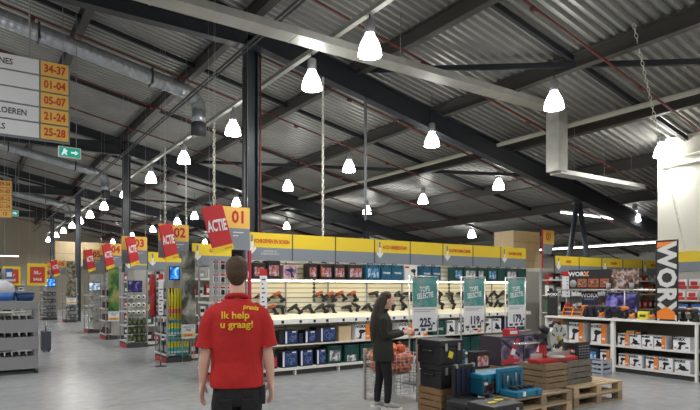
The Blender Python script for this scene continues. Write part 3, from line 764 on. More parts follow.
def poster(x, y, z0, z1, wd, m, label, foot='praxis'):
    t = thing('picture_banner', label, 'banner', (x, y, 0))
    MB().box(-wd / 2, wd / 2, -.01, .01, z0, z1).build('picture', m, t)
    for s in (-1, 1): MB().tube([(s * (wd / 2 - .02), .02, 0), (s * (wd / 2 - .02), .02, z1)], .01, 6).build('pole', M_STEEL, t)
    f = MB().box(-wd / 2 - .01, wd / 2 + .01, -.014, -.01, z0 - .02, z0 + .30).build('price_card', M_PAPER, t)
    MB().box(-wd / 2, wd / 2, -.016, -.014, z0 + .02, z0 + .10).build('yellow_bar', M_YELO, f)
    text(foot, .075, M_RED, f, (0, -.017, z0 + .06), bold=.002)
    text('LAAGSTE\nPRIJS', .08, M_DKGREY, f, (0, -.016, z0 + .21), sx=.8)
ART_GARD = picture('banner_garden', (.03, .035, .03), (.14, .15, .12), (.42, .43, .40), 3.0)
ART_LEAF = picture('banner_leaf', (.02, .07, .015), (.07, .20, .04), (.35, .30, .12), 2.6)
ART_CAMO = picture('banner_camo', (.05, .05, .03), (.14, .13, .08), (.36, .33, .24), 6)

# 02: tall yellow tubes over turquoise tubes, black boxes on the side
E2 = 12.8
endcap(E2, 'aisle end unit with yellow and turquoise tubes and black boxes on its side')
m_tubey = mat('tube_yellow', (.68, .58, .03), .45); m_tubet = mat('tube_turquoise', (.06, .50, .50), .45)
def ytube():
    o = MB().lathe([(.0, 0), (.027, .003), (.028, .55), (.02, .60), (.014, .62), (.013, .70), (.0, .705)], 12, cap=False).build('sealant_tube', m_tubey)
    MB().lathe([(.0285, .14), (.0285, .24)], 12, cap=False).build('pink_band', mat('tube_pink', (.62, .12, .16), .5), o); return o
YTU = plain_goods('sealant_tube', 'tall yellow sealant tube standing in the upper row of the aisle two end', 'tube', 'tall yellow tubes on the aisle two end', ytube)
for i in range(5):
    for j in range(2): YTU.at((3.74 + i * .068, 12.84 + j * .08, .97 + (.0 if j else -.0)))
def ttube():
    o = MB().lathe([(.0, 0), (.027, .003), (.028, .34), (.012, .36), (.012, .42), (.0, .425)], 12, cap=False).build('foam_tube', m_tubet)
    MB().lathe([(.0285, .21), (.0285, .33)], 12, cap=False).build('yellow_band', m_tubey, o)
    MB().lathe([(.0285, .08), (.0285, .12)], 12, cap=False).build('white_band', M_PAPER, o); return o
TTU = plain_goods('foam_tube', 'turquoise and yellow tube in the lower rows of the aisle two end', 'tube', 'turquoise tubes on the aisle two end', ttube)
for z in (.13, .555):
    for i in range(7): TTU.at((3.75 + i * .07, 12.86, z))
for z in (.54, .955):
    tag(MB().box(3.69, 4.24, 12.80, 12.98, z, z + .012).build('wire_shelf', M_STEEL), 'thin steel shelf carrying the %s tubes' % ('turquoise' if z < .6 else 'yellow'), 'shelf')
poster(4.16, 12.76, .55, 2.52, .30, ART_GARD, 'tall grey-green picture banner with white price card on the aisle two end')
tv(3.88, 12.86, 1.86, .24, .31, M_SCREEN, 'small screen with blue picture above the yellow tubes')
def black_box():
    o = MB().bbox(-.08, .08, -.11, .11, 0, .26, .01).build('black_box', M_BLACK)
    MB().box(-.082, -.08, -.07, .07, .05, .18).build('grey_label', M_MIDGREY, o); return o
BB = plain_goods('black_box', 'black boxed product on the aisle side shelves of the aisle two end', 'box', 'black boxes at the aisle two end', black_box)
for z in (.181, .621, 1.021, 1.421):
    for j in range(3): BB.at((3.79, 13.0 + .27 * j, z))
# red leaning bags beside it
def red_bag():
    o = MB().rings([(0, 0, 0, .06, .10), (0, 0, .06, .085, .13), (0, 0, .3, .075, .12), (0, 0, .5, .05, .1), (0, 0, .56, .02, .11)], 12).build('red_bag', mat('bag_red', (.38, .03, .03), .5, bump=.4, bscale=30))
    MB().box(-.088, -.07, -.06, .06, .18, .3).build('yellow_label', M_YELO, o); return o
RB = plain_goods('red_bag', 'red bag hanging on the aisle side of the aisle two end', 'bag', 'red bags at the aisle two end', red_bag)
for i, z in enumerate((1.0, 1.45)): RB.at((3.588, 13.6 + .05 * i, z))
# 03: white round fittings over green bags, screen above
E3 = 16.6
endcap(E3, 'aisle end unit with rows of white round fittings above green bags')
def fitting():
    o = MB().lathe([(.0, 0), (.065, 0), (.065, .03), (.04, .05), (.0, .055)], 16, cap=False, M=Matrix.Rotation(R(90), 4, 'X')).build('round_fitting', M_WHITE)
    MB().lathe([(.0, .056), (.028, .056), (.026, .062), (.0, .062)], 12, cap=False, M=Matrix.Rotation(R(90), 4, 'X')).build('dark_centre', M_BLACK, o); return o
FT = plain_goods('round_fitting', 'white round fitting with dark centre on the aisle three end', 'fitting', 'white fittings on the aisle three end', fitting)
for r in range(3):
    for i in range(4): FT.at((3.76 + i * .135, 16.79, 1.42 - r * .22))
def gbag():
    o = MB().rings([(0, 0, 0, .05, .04), (0, 0, .04, .065, .05), (0, 0, .16, .06, .045), (0, 0, .21, .045, .01)], 12).build('green_bag', mat('bag_green', (.035, .05, .02), .5, bump=.4, bscale=30))
    MB().box(-.03, .03, -.053, -.045, .06, .12).build('bag_label', mat('bag_label_green', (.12, .2, .04), .5), o); return o
GB = plain_goods('green_bag', 'dark green bag in the lower rows of the aisle three end', 'bag', 'green bags on the aisle three end', gbag)
for r in range(3):
    tag(MB().box(3.69, 4.24, 16.66, 16.82, .13 + r * .24, .14 + r * .24).build('wire_shelf', M_STEEL), ['lowest', 'middle', 'upper'][r] + ' thin steel shelf of green bags on the aisle three end', 'shelf')
    for i in range(4): GB.at((3.77 + i * .13, 16.72, .141 + r * .24))
tv(3.90, 16.58, 1.56, .38, .33, M_SCREENV, 'dark screen above the white round fittings')
# 04: banner, dark red goods
E4 = 19.6
endcap(E4, 'aisle end unit half covered by a green leaf banner')
poster(3.92, 19.56, .62, 2.36, .32, ART_LEAF, 'tall green leaf banner with white price card on the aisle four end')
def dred():
    o = MB().bbox(-.06, .06, -.06, .06, 0, .2, .008).build('dark_red_box', mat('dark_red_pack', (.10, .015, .015), .5)); MB().box(-.04, .04, -.062, -.06, .05, .13).build('label_panel', M_DKGREY, o); return o
DR = plain_goods('dark_red_box', 'dark red box in the shelves of the aisle four end', 'box', 'dark red boxes on the aisle four end', dred)
for r in range(4):
    for i in range(3): DR.at((3.78, 19.9 + .2 * i, .181 + r * .4 if r == 0 else (.621, 1.021, 1.421)[r - 1]))
# 05: grid of grey fittings, screen
E5 = 22.8
endcap(E5, 'aisle end unit with a grid of grey taps below a pale screen')
def tap():
    o = MB().tube([(0, 0, 0), (0, -.06, 0), (0, -.09, .03), (0, -.12, .0)], [.025, .022, .02, .018], 8).build('grey_tap', M_STEEL)
    MB().lathe([(.035, -.01), (.035, .01)], 10, M=Matrix.Rotation(R(90), 4, 'X')).build('rosette', M_CHROME, o); return o
TP = plain_goods('grey_tap', 'grey metal tap mounted in the grid on the aisle five end', 'tap', 'taps on the aisle five end', tap)
for r in range(6):
    for i in range(4): TP.at((3.74 + i * .14, 23.0, .45 + r * .2))
tv(3.90, 22.78, 1.57, .40, .32, picture('screen_pale', (.05, .08, .15), (.3, .4, .5), (.7, .75, .8), 6, emit=1.0), 'pale screen above the grid of grey taps')
# farther ends
endcap(30.6, 'aisle end unit before the dark column with a camouflage banner', x0=3.9, x1=4.45)
poster(4.18, 30.55, .9, 3.0, .42, ART_CAMO, 'camouflage picture banner with price card beside a dark column')
for i, (y, xx) in enumerate(((33.4, 3.2), (38.0, 3.6))):
    endcap(y, ['aisle end unit below the aisle number six board', 'aisle end unit farthest down the main aisle'][i], x0=xx, x1=xx + .7)
    tv(xx + .33, y - .04, 1.75, .55, .42, M_SCREEN, ['bright blue screen on the aisle six end', 'bright blue screen on the farthest aisle end'][i])
def dbox():
    o = MB().bbox(-.08, .08, -.05, .05, 0, .2, .008).build('dark_pack', M_DKGREY); MB().box(-.06, .06, -.053, -.05, .05, .14).build('label_panel', M_MIDGREY, o); return o
DP = plain_goods('dark_pack', 'dark grey pack on the aisle ends far down the main aisle', 'pack', 'dark packs far down the aisle', dbox)
for y, xx in ((33.4, 3.2), (38.0, 3.6), (30.6, 3.9)):
    for r in range(4):
        for i in range(3): DP.at((xx + .15 + i * .2, y + .16, .20 + r * .36))
# 01 end: red/white post signs and packs, beside the drill wall
endcap(9.62, 'aisle end unit with white packs at the left end of the drill wall', d=.9, x0=3.62, x1=4.22)
def bpack():
    o = MB().box(-.05, .05, -.012, .0, 0, .17).build('blister_pack', M_PAPER)
    MB().bbox(-.03, .03, -.035, -.012, .02, .11, .008).build('blister', M_BLACK, o); MB().box(-.045, .045, -.013, -.012, .13, .165).build('red_strip', M_RED, o); return o
BP = plain_goods('blister_pack', 'white blister pack with black tool on the aisle one end', 'pack', 'blister packs on the aisle one end', bpack)
for r in range(7):
    for i in range(4): BP.at((3.70 + i * .135, 9.83, 2.0 - r * .23))
def post_sign(x, y, z0, z1, label, wd=.14):
    t = thing('post_sign', label, 'sign', (x, y, 0))
    MB().tube([(0, .03, 0), (0, .03, z1)], .012, 8).build('post', M_STEEL, t)
    MB().box(-.1, .1, -.07, .13, 0, .015).build('foot', M_DKGREY, t)
    MB().box(-wd / 2, wd / 2, 0, .015, z0, z1 - .12).build('white_board', M_PAPER, t)
    MB().box(-wd / 2, wd / 2, 0, .015, z1 - .12, z1).build('red_top', M_RED, t)
    for k in range(7): MB().box(-.035, .035 - .02 * (k % 3), -.001, 0, z0 + .06 + k * .08, z0 + .085 + k * .08).build('text_mark', M_DKGREY, t)
post_sign(4.40, 9.30, 1.28, 2.02, 'narrow white post sign with red top at the drill wall end')
post_sign(3.42, 12.3, 1.1, 1.98, 'narrow white post sign with red top before the aisle two end', .10)
tag(MB().bbox(4.20, 4.255, 9.50, 9.56, 0, 2.36, .006).build('red_post', mat('post_magenta_red', (.42, .015, .06), .5)), 'upright dark red post between the aisle number one board and the drill wall', 'post')

# shelving behind: the faces of the next gondolas that show between the aisle ends
def back_gondola(x0, x1, y, label, hz=(.15, .6, 1.05, 1.5, 1.9), top=2.2, group=None):
    t = thing('gondola_shelving', label, 'shelving', (x0, y, 0), 0, group); L = x1 - x0
    MB().box(0, L, .4, .45, 0, top).build('back_panel', M_PEG, t)
    MB().box(0, L, .0, .4, .04, .12).build('base', M_SHELF, t)
    for z in hz[1:]:
        s = MB().box(0, L, .05, .4, z - .025, z).build('shelf', M_SHELF, t)
        MB().box(0, L, .044, .05, z - .035, z + .01).build('price_strip', M_PRICE, s)
    for k in range(int(L) + 1): MB().box(k - .015, k + .015, .37, .4, 0, top).build('upright', M_MIDGREY, t)
    return t
COLS = {'white': M_PAPER, 'black': M_BLACK, 'red': mat('pack_red', (.45, .03, .03), .5), 'blue': mat('pack_blue', (.04, .12, .36), .5), 'green': mat('pack_green', (.05, .17, .08), .5),
        'yellow': mat('pack_yellow', (.6, .42, .05), .5), 'grey': M_MIDGREY, 'orange': M_ORANGE}
PK = {}
def small_pack(cn, place):
    key = (cn, place)
    if key not in PK:
        def mk():
            o = MB().box(-.07, .07, -.05, .05, 0, .22).build(cn + '_pack', COLS[cn]); MB().box(-.05, .05, -.052, -.05, .06, .15).build('label_panel', M_BLACK if cn in ('white', 'yellow') else M_PAPER, o); return o
        PK[key] = plain_goods('pack', 'small %s pack on the shelves %s' % (cn, place), 'pack', '%s packs %s' % (cn, place), mk)
    return PK[key]
def fill(x0, x1, y, zs, place, cols, step=.19, sc=(1, 1, 1)):
    for z in zs:
        x = x0 + .1
        while x < x1 - .08:
            p = small_pack(random.choice(cols), place); k = random.uniform(.8, 1.25)
            p.at((x, y, z + .001), scale=(sc[0] * random.uniform(.85, 1.1), sc[1], sc[2] * k)); x += step * random.uniform(.95, 1.3)
for i, (y, xe) in enumerate(((13.0, 6.6), (16.9, 5.2), (19.8, 5.0), (23.0, 5.0))):
    back_gondola(4.3, xe, y, 'shelving gondola of small packs in aisle ' + NM[i + 1])
    fill(4.3, xe, y + .2, (.12, .6, 1.05, 1.5, 1.9), 'in aisle ' + NM[i + 1], ['white', 'white', 'black', 'red', 'grey', 'green'])
    header(4.32, y + .02, ['SLOTEN', 'LAMPEN', 'VERF', 'KRANEN'][i], 'yellow and grey header sign with arrow over the shelving of aisle ' + NM[i + 1])
# tall timber panels stored on top of the shelving far down the aisle
for i, (x, wd) in enumerate(((3.95, 1.25), (5.23, 1.0), (6.25, 1.1))):
    o = MB().box(0, wd - .02, 0, .5, 0, 1.3).build('large_carton', M_CARD, None, (x, 34.7, 2.95)); tag(o, ['large plain carton on the high rack far down the aisle, nearest the dark column', 'large plain carton in the middle of the high rack', 'large plain carton at the end of the high rack behind the aisle five sign'][i], 'box')
    MB().box(.02, wd - .04, -.002, 0, .62, .66).build('tape', mat('tape', (.42, .30, .15), .4), o)
t = thing('high_rack', 'high grey rack carrying large plain cartons far down the aisle', 'rack', (3.85, 34.6, 0))
for x in (.0, 3.5):
    for y in (.0, .6): MB().box(x, x + .08, y, y + .08, 0, 2.9).build('post', M_MIDGREY, t)
MB().box(0, 3.58, 0, .68, 2.88, 2.945).build('deck', M_MIDGREY, t)
# far shelving before the back wall
back_gondola(-5, 3.2, 44, 'white shelving along the beige back wall')
fill(-2, 3.2, 44.2, (.12, .6, 1.05, 1.5, 1.9), 'before the back wall', ['white', 'grey', 'green', 'yellow'], .45, (2.2, 1, 1.3))

# ------------------------------------------------------------------ the grey rack on the left of the main aisle
M_RACK = mat('rack_grey', (.25, .255, .265), .5, .2)
t = thing('sloped_bin_rack', 'grey metal rack with three tiers of sloping bins beside the main aisle', 'rack', (1.15, 12.75, 0))
L = 2.6
for x in (-.05, -L):
    MB().box(x, x + .05, .0, .05, 0, 1.42).build('post', M_RACK, t); MB().box(x, x + .05, .75, .8, 0, 1.42).build('post', M_RACK, t)
MB().box(-L, 0, .0, .8, .0, .05).build('foot_frame', M_BASE, t)
YZ = Matrix(((0, 1, 0, 0), (1, 0, 0, 0), (0, 0, 1, 0), (0, 0, 0, 1)))
for i, z in enumerate((.10, .48, .82)):
    b = MB().prism([(-.06, z), (-.05, z + .24), (.0, z + .24), (.0, z + .08), (.70, z + .2), (.70, z + .0)], -L, -.0, M=YZ).build('sloping_bin', M_RACK, t)
    for k in range(4): MB().box(-L + .1 + k * .62, -L + .12 + k * .62, .0, .6, z + .1, z + .26).build('divider', M_RACK, b)
MB().box(-L, 0, -.02, .8, 1.26, 1.42).build('top_tray', M_RACK, t)
def tin():
    o = MB().lathe([(.0, 0), (.05, 0), (.05, .10), (.045, .11), (.0, .11)], 12, cap=False).build('small_tin', M_DKGREY); MB().lathe([(.051, .02), (.051, .085)], 12, cap=False).build('label_band', M_PAPER, o); return o
TN = plain_goods('small_tin', 'small dark tin in the sloping bins of the grey rack', 'tin', 'tins in the grey rack', tin)
for z in (.10, .48, .82):
    for k in range(12):
        for j in range(2):
            yy = .12 + .18 * j; TN.at((1.15 - .12 - k * .125, 12.75 + yy, z + .09 + .171 * yy), scale=(1, 1, 1.5))
# what stands on top of it
def bin_blue(x, y, z, label, m, hh=.2):
    o = MB().rings([(0, 0, 0, .14, .10), (0, 0, hh, .18, .13)], 16).build('plastic_bin', m); tag(o, label, 'bin'); o.location = (x, y, z)
    MB().rings([(0, 0, hh - .02, .19, .14), (0, 0, hh + .015, .19, .14)], 16).build('rim', m, o); return o
M_BINB = mat('bin_blue', (.02, .13, .42), .45); M_BING = mat('bin_grey', (.45, .47, .5), .5)
bin_blue(.2, 13.1, 1.42, 'blue plastic bin on the grey rack, beside the grey dome', M_BINB)
bin_blue(.95, 13.15, 1.42, 'dark blue plastic bin at the end of the grey rack', mat('bin_navy', (.02, .06, .18), .45), .16)
o = MB().ell((0, 0, .0), (.20, .20, .20), 18, 10).build('dome_cover', M_BING, None, (.58, 13.2, 1.63)); tag(o, 'grey and blue domed cover on the grey rack', 'cover')
MB().lathe([(.205, -.2), (.205, -.05)], 18).build('blue_band', M_BINB, o)
# dark suitcase-like case standing beside the rack
o = MB().bbox(-.11, .11, -.2, .2, .04, .55, .03).build('rolling_case', mat('case_navy_grey', (.05, .055, .075), .5), None, (1.70, 16.9, 0)); tag(o, 'dark grey rolling case standing behind the grey bin rack', 'case')
for s in (-1, 1): MB().lathe([(.03, -.015), (.03, .015)], 10, M=Matrix.Translation((.06 * s, -.12, .03)) @ Matrix.Rotation(R(90), 4, 'Y')).build('wheel', M_BLACK, o)
MB().tube([(0, -.1, .54), (0, -.1, .8), (0, .1, .8), (0, .1, .54)], .012, 6).build('handle', M_STEEL, o)
# rack standing behind with goods
back_gondola(-1.8, 1.0, 17.5, 'grey shelving behind the sloping bin rack, left of the main aisle')
fill(-.8, 1.0, 17.7, (.12, .6, 1.05, 1.5, 1.9), 'left of the main aisle', ['green', 'white', 'black', 'blue', 'green'], .24, (1.3, 1, 1.2))
back_gondola(-1.2, 1.6, 27.0, 'shelving farther down, left of the main aisle'); fill(-.4, 1.6, 27.2, (.12, .6, 1.05, 1.5, 1.9), 'farther down on the left', ['green', 'white', 'red', 'black', 'grey'], .3, (1.6, 1, 1.2))
# hanging yellow price posters
def hang_poster(x, y, z, wd, hh, label):
    t = thing('hanging_price_poster', label, 'poster', (x, y, z), R(8))
    MB().box(-wd / 2, wd / 2, -.01, .01, 0, hh).build('yellow_board', M_YEL, t)
    p = MB().box(-wd * .38, wd * .38, -.013, -.01, hh * .12, hh * .85).build('red_field', mat('poster_red', (.55, .05, .03), .5), t)
    text('55,-', hh * .2, M_PAPER, p, (0, -.015, hh * .58), bold=.004); text('SALE', hh * .16, M_PAPER, p, (0, -.015, hh * .28), bold=.003)
    for s in (-1, 1): MB().tube([(s * wd * .4, 0, hh), (s * wd * .4, 0, deck(x) + .1 - z)], .003, 4).build('wire', M_STEEL, t)
hang_poster(1.62, 18.2, 1.75, .50, .62, 'large yellow price poster with red field hanging over the left side of the aisle')
hang_poster(1.05, 19.2, 1.75, .46, .56, 'yellow price poster hanging behind the largest one')
hang_poster(.85, 22.5, 1.72, .46, .6, 'smaller yellow price poster hanging deeper on the left')
hang_poster(.52, 23.7, 1.72, .46, .6, 'yellow price poster hanging deepest on the left')

# big direction boards and the exit sign
def direction_board(x, y, z, sc, rows, label, xl=-3.2):
    t = thing('direction_board', label, 'sign', (x, y, z), 0); n = len(rows); rh = .198 * sc
    MB().box(xl * sc, .0, .012, .045, -.012, n * rh).build('frame', M_GREY, t)
    for i, (a, num) in enumerate(rows):
        z1 = n * rh - i * rh
        r = MB().box(xl * sc + .02, -.35 * sc, -.004, .012, z1 - rh + .012, z1 - .008).build('white_row', M_PAPER, t)
        q = MB().box(-.33 * sc, -.02, -.004, .012, z1 - rh + .012, z1 - .008).build('yellow_cell', M_YELO, t)
        text(num, .135 * sc, M_REDTXT, q, (-.175 * sc, -.006, z1 - rh / 2), sx=.78, bold=.004, name='number')
        if a: text(a, .10 * sc, M_DKGREY, r, ({'MACHINES': -.63, 'VLOEREN': -.48}.get(a, -.71) * sc, -.006, z1 - rh / 2), sx=.85, align='RIGHT', bold=.002)
    for k in (-.45, -1.6, -2.8): MB().tube([(k * sc, .03, n * rh), (k * sc, .03, deck(x + k * sc) - z)], .008, 6).build('hanger_rod', M_MIDGREY, t)
direction_board(1.026, 7.6, 3.44, .95, [('MACHINES', '34-37'), (None, '01-04'), (None, '05-07'), ('VLOEREN', '21-24'), ('TEGELS', '25-28')], 'large hanging board with white rows and yellow cells reading 34-37 and 01-04')
direction_board(.98, 17.6, 3.55, 1.0, [('MACHINES', '29-34'), (None, '01-03'), (None, '05-12'), ('VLOEREN', '21-24'), ('TEGELS', '13')], 'second hanging board farther down, with only its yellow cells showing')
def exit_sign(x, y, z, s, label):
    t = thing('exit_sign', label, 'exit sign', (x, y, z), R(6)); w_, h_ = .36 * s, .17 * s
    MB().bbox(-w_ / 2 - .02, w_ / 2 + .02, 0, .05, -.02, h_ + .02, .008).build('case', M_WHITE, t)
    g = MB().box(-w_ / 2, w_ / 2, -.004, 0, 0, h_).build('green_panel', mat('exit_green', (.01, .36, .27), .4, emit=.5), t)
    mw = mat('exit_white', (.9, .95, .92), .4, emit=.6)
    MB().prism([(.02 * s, .07 * s), (.09 * s, .07 * s), (.09 * s, .04 * s), (.15 * s, .085 * s), (.09 * s, .13 * s), (.09 * s, .10 * s), (.02 * s, .10 * s)], -.007, -.004).build('arrow', mw, g)
    MB().prism([(-.15 * s, .02 * s), (-.13 * s, .02 * s), (-.10 * s, .06 * s), (-.07 * s, .03 * s), (-.05 * s, .03 * s), (-.07 * s, .08 * s), (-.04 * s, .11 * s), (-.07 * s, .12 * s), (-.09 * s, .15 * s), (-.115 * s, .14 * s), (-.12 * s, .09 * s), (-.14 * s, .06 * s)], -.007, -.004).build('running_figure', mw, g)
    for q in (-.12, .12): MB().tube([(q * s, .025, h_), (q * s, .025, deck(x) - z)], .006, 6).build('hanger_rod', M_MIDGREY, t)
exit_sign(1.55, 11.5, 4.09, .95, 'green and white running man exit sign hanging below the large number board')
exit_sign(1.18, 21.5, 4.05, .95, 'small green exit sign hanging farther down the aisle')

# ------------------------------------------------------------------ the counter of white and orange cartons on the right (front to -x)
RZ = R(-90)
M_BACKOL = mat('counter_back_olive', (.13, .12, .09), .6)
CX, CY = 11.40, 8.10          # back plane x, left end y; local x runs towards -y
def loc_c(lx, ly, z): return (CX + ly, CY - lx, z)      # local (along, depth(-front), height)
def counter_unit(i, label):
    t = thing('display_counter', label, 'counter', loc_c(1.6 * i, 0, 0), RZ)
    MB().box(0, 1.6, -.02, 0, .05, 1.02).build('back_panel', M_BACKOL, t)
    MB().box(0, 1.6, -.58, -.02, .0, .10).build('kick_panel', M_BASE, t)
    MB().box(0, 1.6, -.62, -.02, .10, .125).build('bottom_shelf', M_MIDGREY, t)
    MB().box(0, 1.6, -.58, -.02, .505, .53).build('middle_shelf', M_MIDGREY, t)
    MB().box(-.0, 1.6, -.66, .0, 1.02, 1.06).build('counter_top', M_WHITE, t)
    for x in (0.0, 1.56): MB().box(x, x + .04, -.64, -.58, .0, 1.02).build('post', M_WHITE, t)
    s = MB().box(0.04, 1.56, -.625, -.62, .09, .13).build('price_strip', M_PRICE, t)
    s = MB().box(0.04, 1.56, -.585, -.58, .495, .535).build('price_strip', M_PRICE, t)
    return t
counter_unit(0, 'white framed display counter beside the mitre saw')
counter_unit(1, 'white framed display counter under the tall black framed sign')
def on_counter(o, y, z, x=10.98, rz=RZ): o.location = (x, y, z); o.rotation_euler = (0, 0, rz); return o
WA = ['white carton with dark tool print at the left of the middle counter shelf', 'white and orange drill carton beside the mitre saw blade', 'tall white and orange drill carton next to the counter post']
for i, (a, b, h) in enumerate(((7.95, 7.62, .33), (7.56, 7.20, .40), (7.04, 6.68, .40))):
    on_counter(worx_box(a - b - .01, .25, h, WA[i], None, 0, i > 0), (a + b) / 2, .531)
WB = ['white and orange drill carton, first on the middle shelf of the second counter', 'white saw carton next to the first drill carton', 'white grinder carton in the middle of the shelf', 'white carton with orange corner on the middle shelf', 'wide white carton standing apart at the shelf end']
for i, (a, b) in enumerate(((6.44, 6.22), (6.19, 5.97), (5.95, 5.73), (5.71, 5.50), (5.36, 5.06))):
    on_counter(worx_box(a - b, .25, .235, WB[i], None, i % 2, i in (0, 3)), (a + b) / 2, .531)
WC = ['white and orange drill carton, first on the bottom shelf', 'white drill carton beside it on the bottom shelf', 'white and orange drill carton in the middle of the bottom shelf', 'white saw carton on the bottom shelf', 'white saw carton at the end of the bottom shelf']
for i, (a, b) in enumerate(((6.42, 6.22), (6.19, 5.95), (5.87, 5.64), (5.62, 5.37), (5.33, 5.06))):
    on_counter(worx_box(a - b, .25, .235, WC[i], None, (i + 1) % 2 if i > 2 else 0, i in (0, 2)), (a + b) / 2, .126)
for i, (y, c) in enumerate(((6.2, M_CARD), (6.04, M_BLACK))):
    o = carton(.15, .2, .06, c, ['flat brown box lying at the back of the middle counter shelf', 'flat black box lying at the back of the middle counter shelf'][i]); on_counter(o, y, .531 + .236, 10.98)
    panel(o, -.05, .05, .01, .05, -.1, M_ORANGE)
# lower left: blue case, cartons
o = tool_case(.36, .25, .30, M_NAVY, 'dark blue tool case on the bottom counter shelf', ART_BL, handle=False); on_counter(o, 7.05, .126)
o = worx_box(.2, .25, .28, 'small white carton on the bottom shelf beside the blue case', None, 0, True); on_counter(o, 6.72, .126)
o = tool_case(.40, .25, .14, M_BLACK, 'flat black and orange case on the bottom counter shelf', ART_OR, handle=False); on_counter(o, 7.5, .126)
o = tool_case(.34, .25, .10, M_BLACK, 'small black case with orange label lying on another black case', ART_OR, handle=False); on_counter(o, 7.5, .267)
# silver crate-like case in front of the counter
t = thing('open_crate', 'pale grey plastic crate on the floor in front of the counter post', 'crate', (10.25, 6.55, 0), RZ)
m_cr = mat('crate_pale', (.42, .45, .52), .5)
MB().box(-.24, .24, -.15, .15, 0, .02).build('bottom', m_cr, t)
for k in range(3):
    z = .04 + k * .09
    for s in (-1, 1):
        MB().box(-.24, .24, s * .15 - .008, s * .15 + .008, z, z + .05).build('side_rail', m_cr, t)
        MB().box(s * .24 - .008, s * .24 + .008, -.15, .15, z, z + .05).build('end_rail', m_cr, t)
for a in (-1, 1):
    for b in (-1, 1): MB().box(a * .24 - .015, a * .24 + .015, b * .15 - .015, b * .15 + .015, 0, .30).build('corner_post', m_cr, t)
o = tool_case(.38, .24, .24, M_NAVY, 'dark blue case with white print stacked in the pale crate', ART_BL, handle=False); o.location = (10.25, 6.55, .021); o.rotation_euler = (0, 0, RZ)

# tools standing on the counter
DW = Proto(make_drill(M_ORANGE, 'orange and black cordless drill standing on the white counter', 'drills on the white counter'))
for y in (7.24, 6.34, 5.13): DW.at((10.95 + random.uniform(-.08, .08), y, 1.06 + .185 * 1.15), rot=(0, 0, -.4 + random.uniform(-.2, .2)), scale=(1.15,) * 3)
DWb = Proto(make_drill(M_DKGREY, 'black and grey cordless drill standing on the white counter', 'dark drills on the white counter'))
for y in (7.08, 6.96, 6.70, 6.52, 5.0, 5.25): DWb.at((10.95 + random.uniform(-.08, .08), y, 1.06 + .185 * 1.15), rot=(0, 0, -.4 + random.uniform(-.2, .2)), scale=(1.15,) * 3)
def grinder():
    t = thing('angle_grinder', 'orange and grey sander standing on the white counter', 'sander', (0, 0, 0), 0, 'sanders on the white counter')
    MB().bbox(-.10, .10, -.045, .045, 0, .03, .006).build('sole_plate', M_MIDGREY, t)
    MB().rings([(0, 0, .03, .085, .045), (0, 0, .08, .075, .042), (0, 0, .12, .05, .04)], 14).build('housing', M_ORANGE, t)
    MB().tube([(-.05, 0, .11), (-.03, 0, .17), (.05, 0, .18), (.09, 0, .14)], [.022, .025, .025, .02], 8).build('handle', M_BLACK, t)
    return t
GRI = Proto(grinder())
for y in (6.83, 6.18, 5.79): GRI.at((10.92, y, 1.061), .1)
o = MB().bbox(-.11, .11, -.06, .06, 0, .16, .02).build('yellow_bag', mat('bag_yellow', (.68, .62, .03), .5, bump=.4, bscale=25), None, (11.0, 5.98, 1.061), (0, 0, RZ)); tag(o, 'bright yellow bag on the counter beside the tall black framed sign', 'bag')
MB().box(-.06, .06, -.062, -.06, .05, .1).build('label_panel', M_DKGREY, o)
# orange framed tray
t = thing('orange_tray', 'orange framed black tray leaning on the counter beside the black board', 'tray', (10.93, 7.55, 1.061), RZ); t.rotation_euler = (R(-28), 0, RZ)
MB().box(-.24, .24, 0, .012, 0, .20).build('back', M_BLACK, t)
for x0, x1, z0, z1 in ((-.25, .25, 0, .02), (-.25, .25, .19, .21), (-.25, -.23, 0, .21), (.23, .25, 0, .21), (-.01, .01, 0, .21), (-.25, .25, .095, .11)): MB().box(x0, x1, -.02, .01, z0, z1).build('frame_bar', M_ORANGE, t)
# black boards with lettering
def wboard(y, x, z, wd, hh, label, m=M_BLACK, foot=0):
    t = thing('brand_board', label, 'sign', (x, y, z), RZ)
    MB().box(-wd / 2, wd / 2, 0, .02, 0, hh).build('board', m, t)
    text('WORX', .30 * wd, M_PAPER, t, (0, -.002, hh - .18 * wd - .03), sx=1.15, bold=.003)
    MB().box(-wd * .3, wd * .3, -.002, 0, hh - .4 * wd - .03, hh - .36 * wd - .03).build('text_line', M_MIDGREY, t)
    return t
wboard(7.98, 10.85, 1.061, .26, .55, 'narrow black board with white lettering at the counter end')
wboard(7.36, 11.3, 1.061, .38, .55, 'dark blue-black board with white lettering behind the orange tray', M_NAVY)
tv_ = thing('display_screen', 'wide screen with violet picture behind the counter tools', 'screen', (11.28, 6.62, 1.061), RZ)
MB().bbox(-.36, .36, 0, .04, .10, .52, .006).build('bezel', M_BLACK, tv_); MB().box(-.34, .34, -.002, 0, .12, .50).build('panel', M_SCREENV, tv_)
MB().box(-.15, .15, -.05, .08, 0, .012).build('stand_foot', M_BLACK, tv_); MB().box(-.03, .03, .01, .03, .01, .12).build('stand_neck', M_BLACK, tv_)
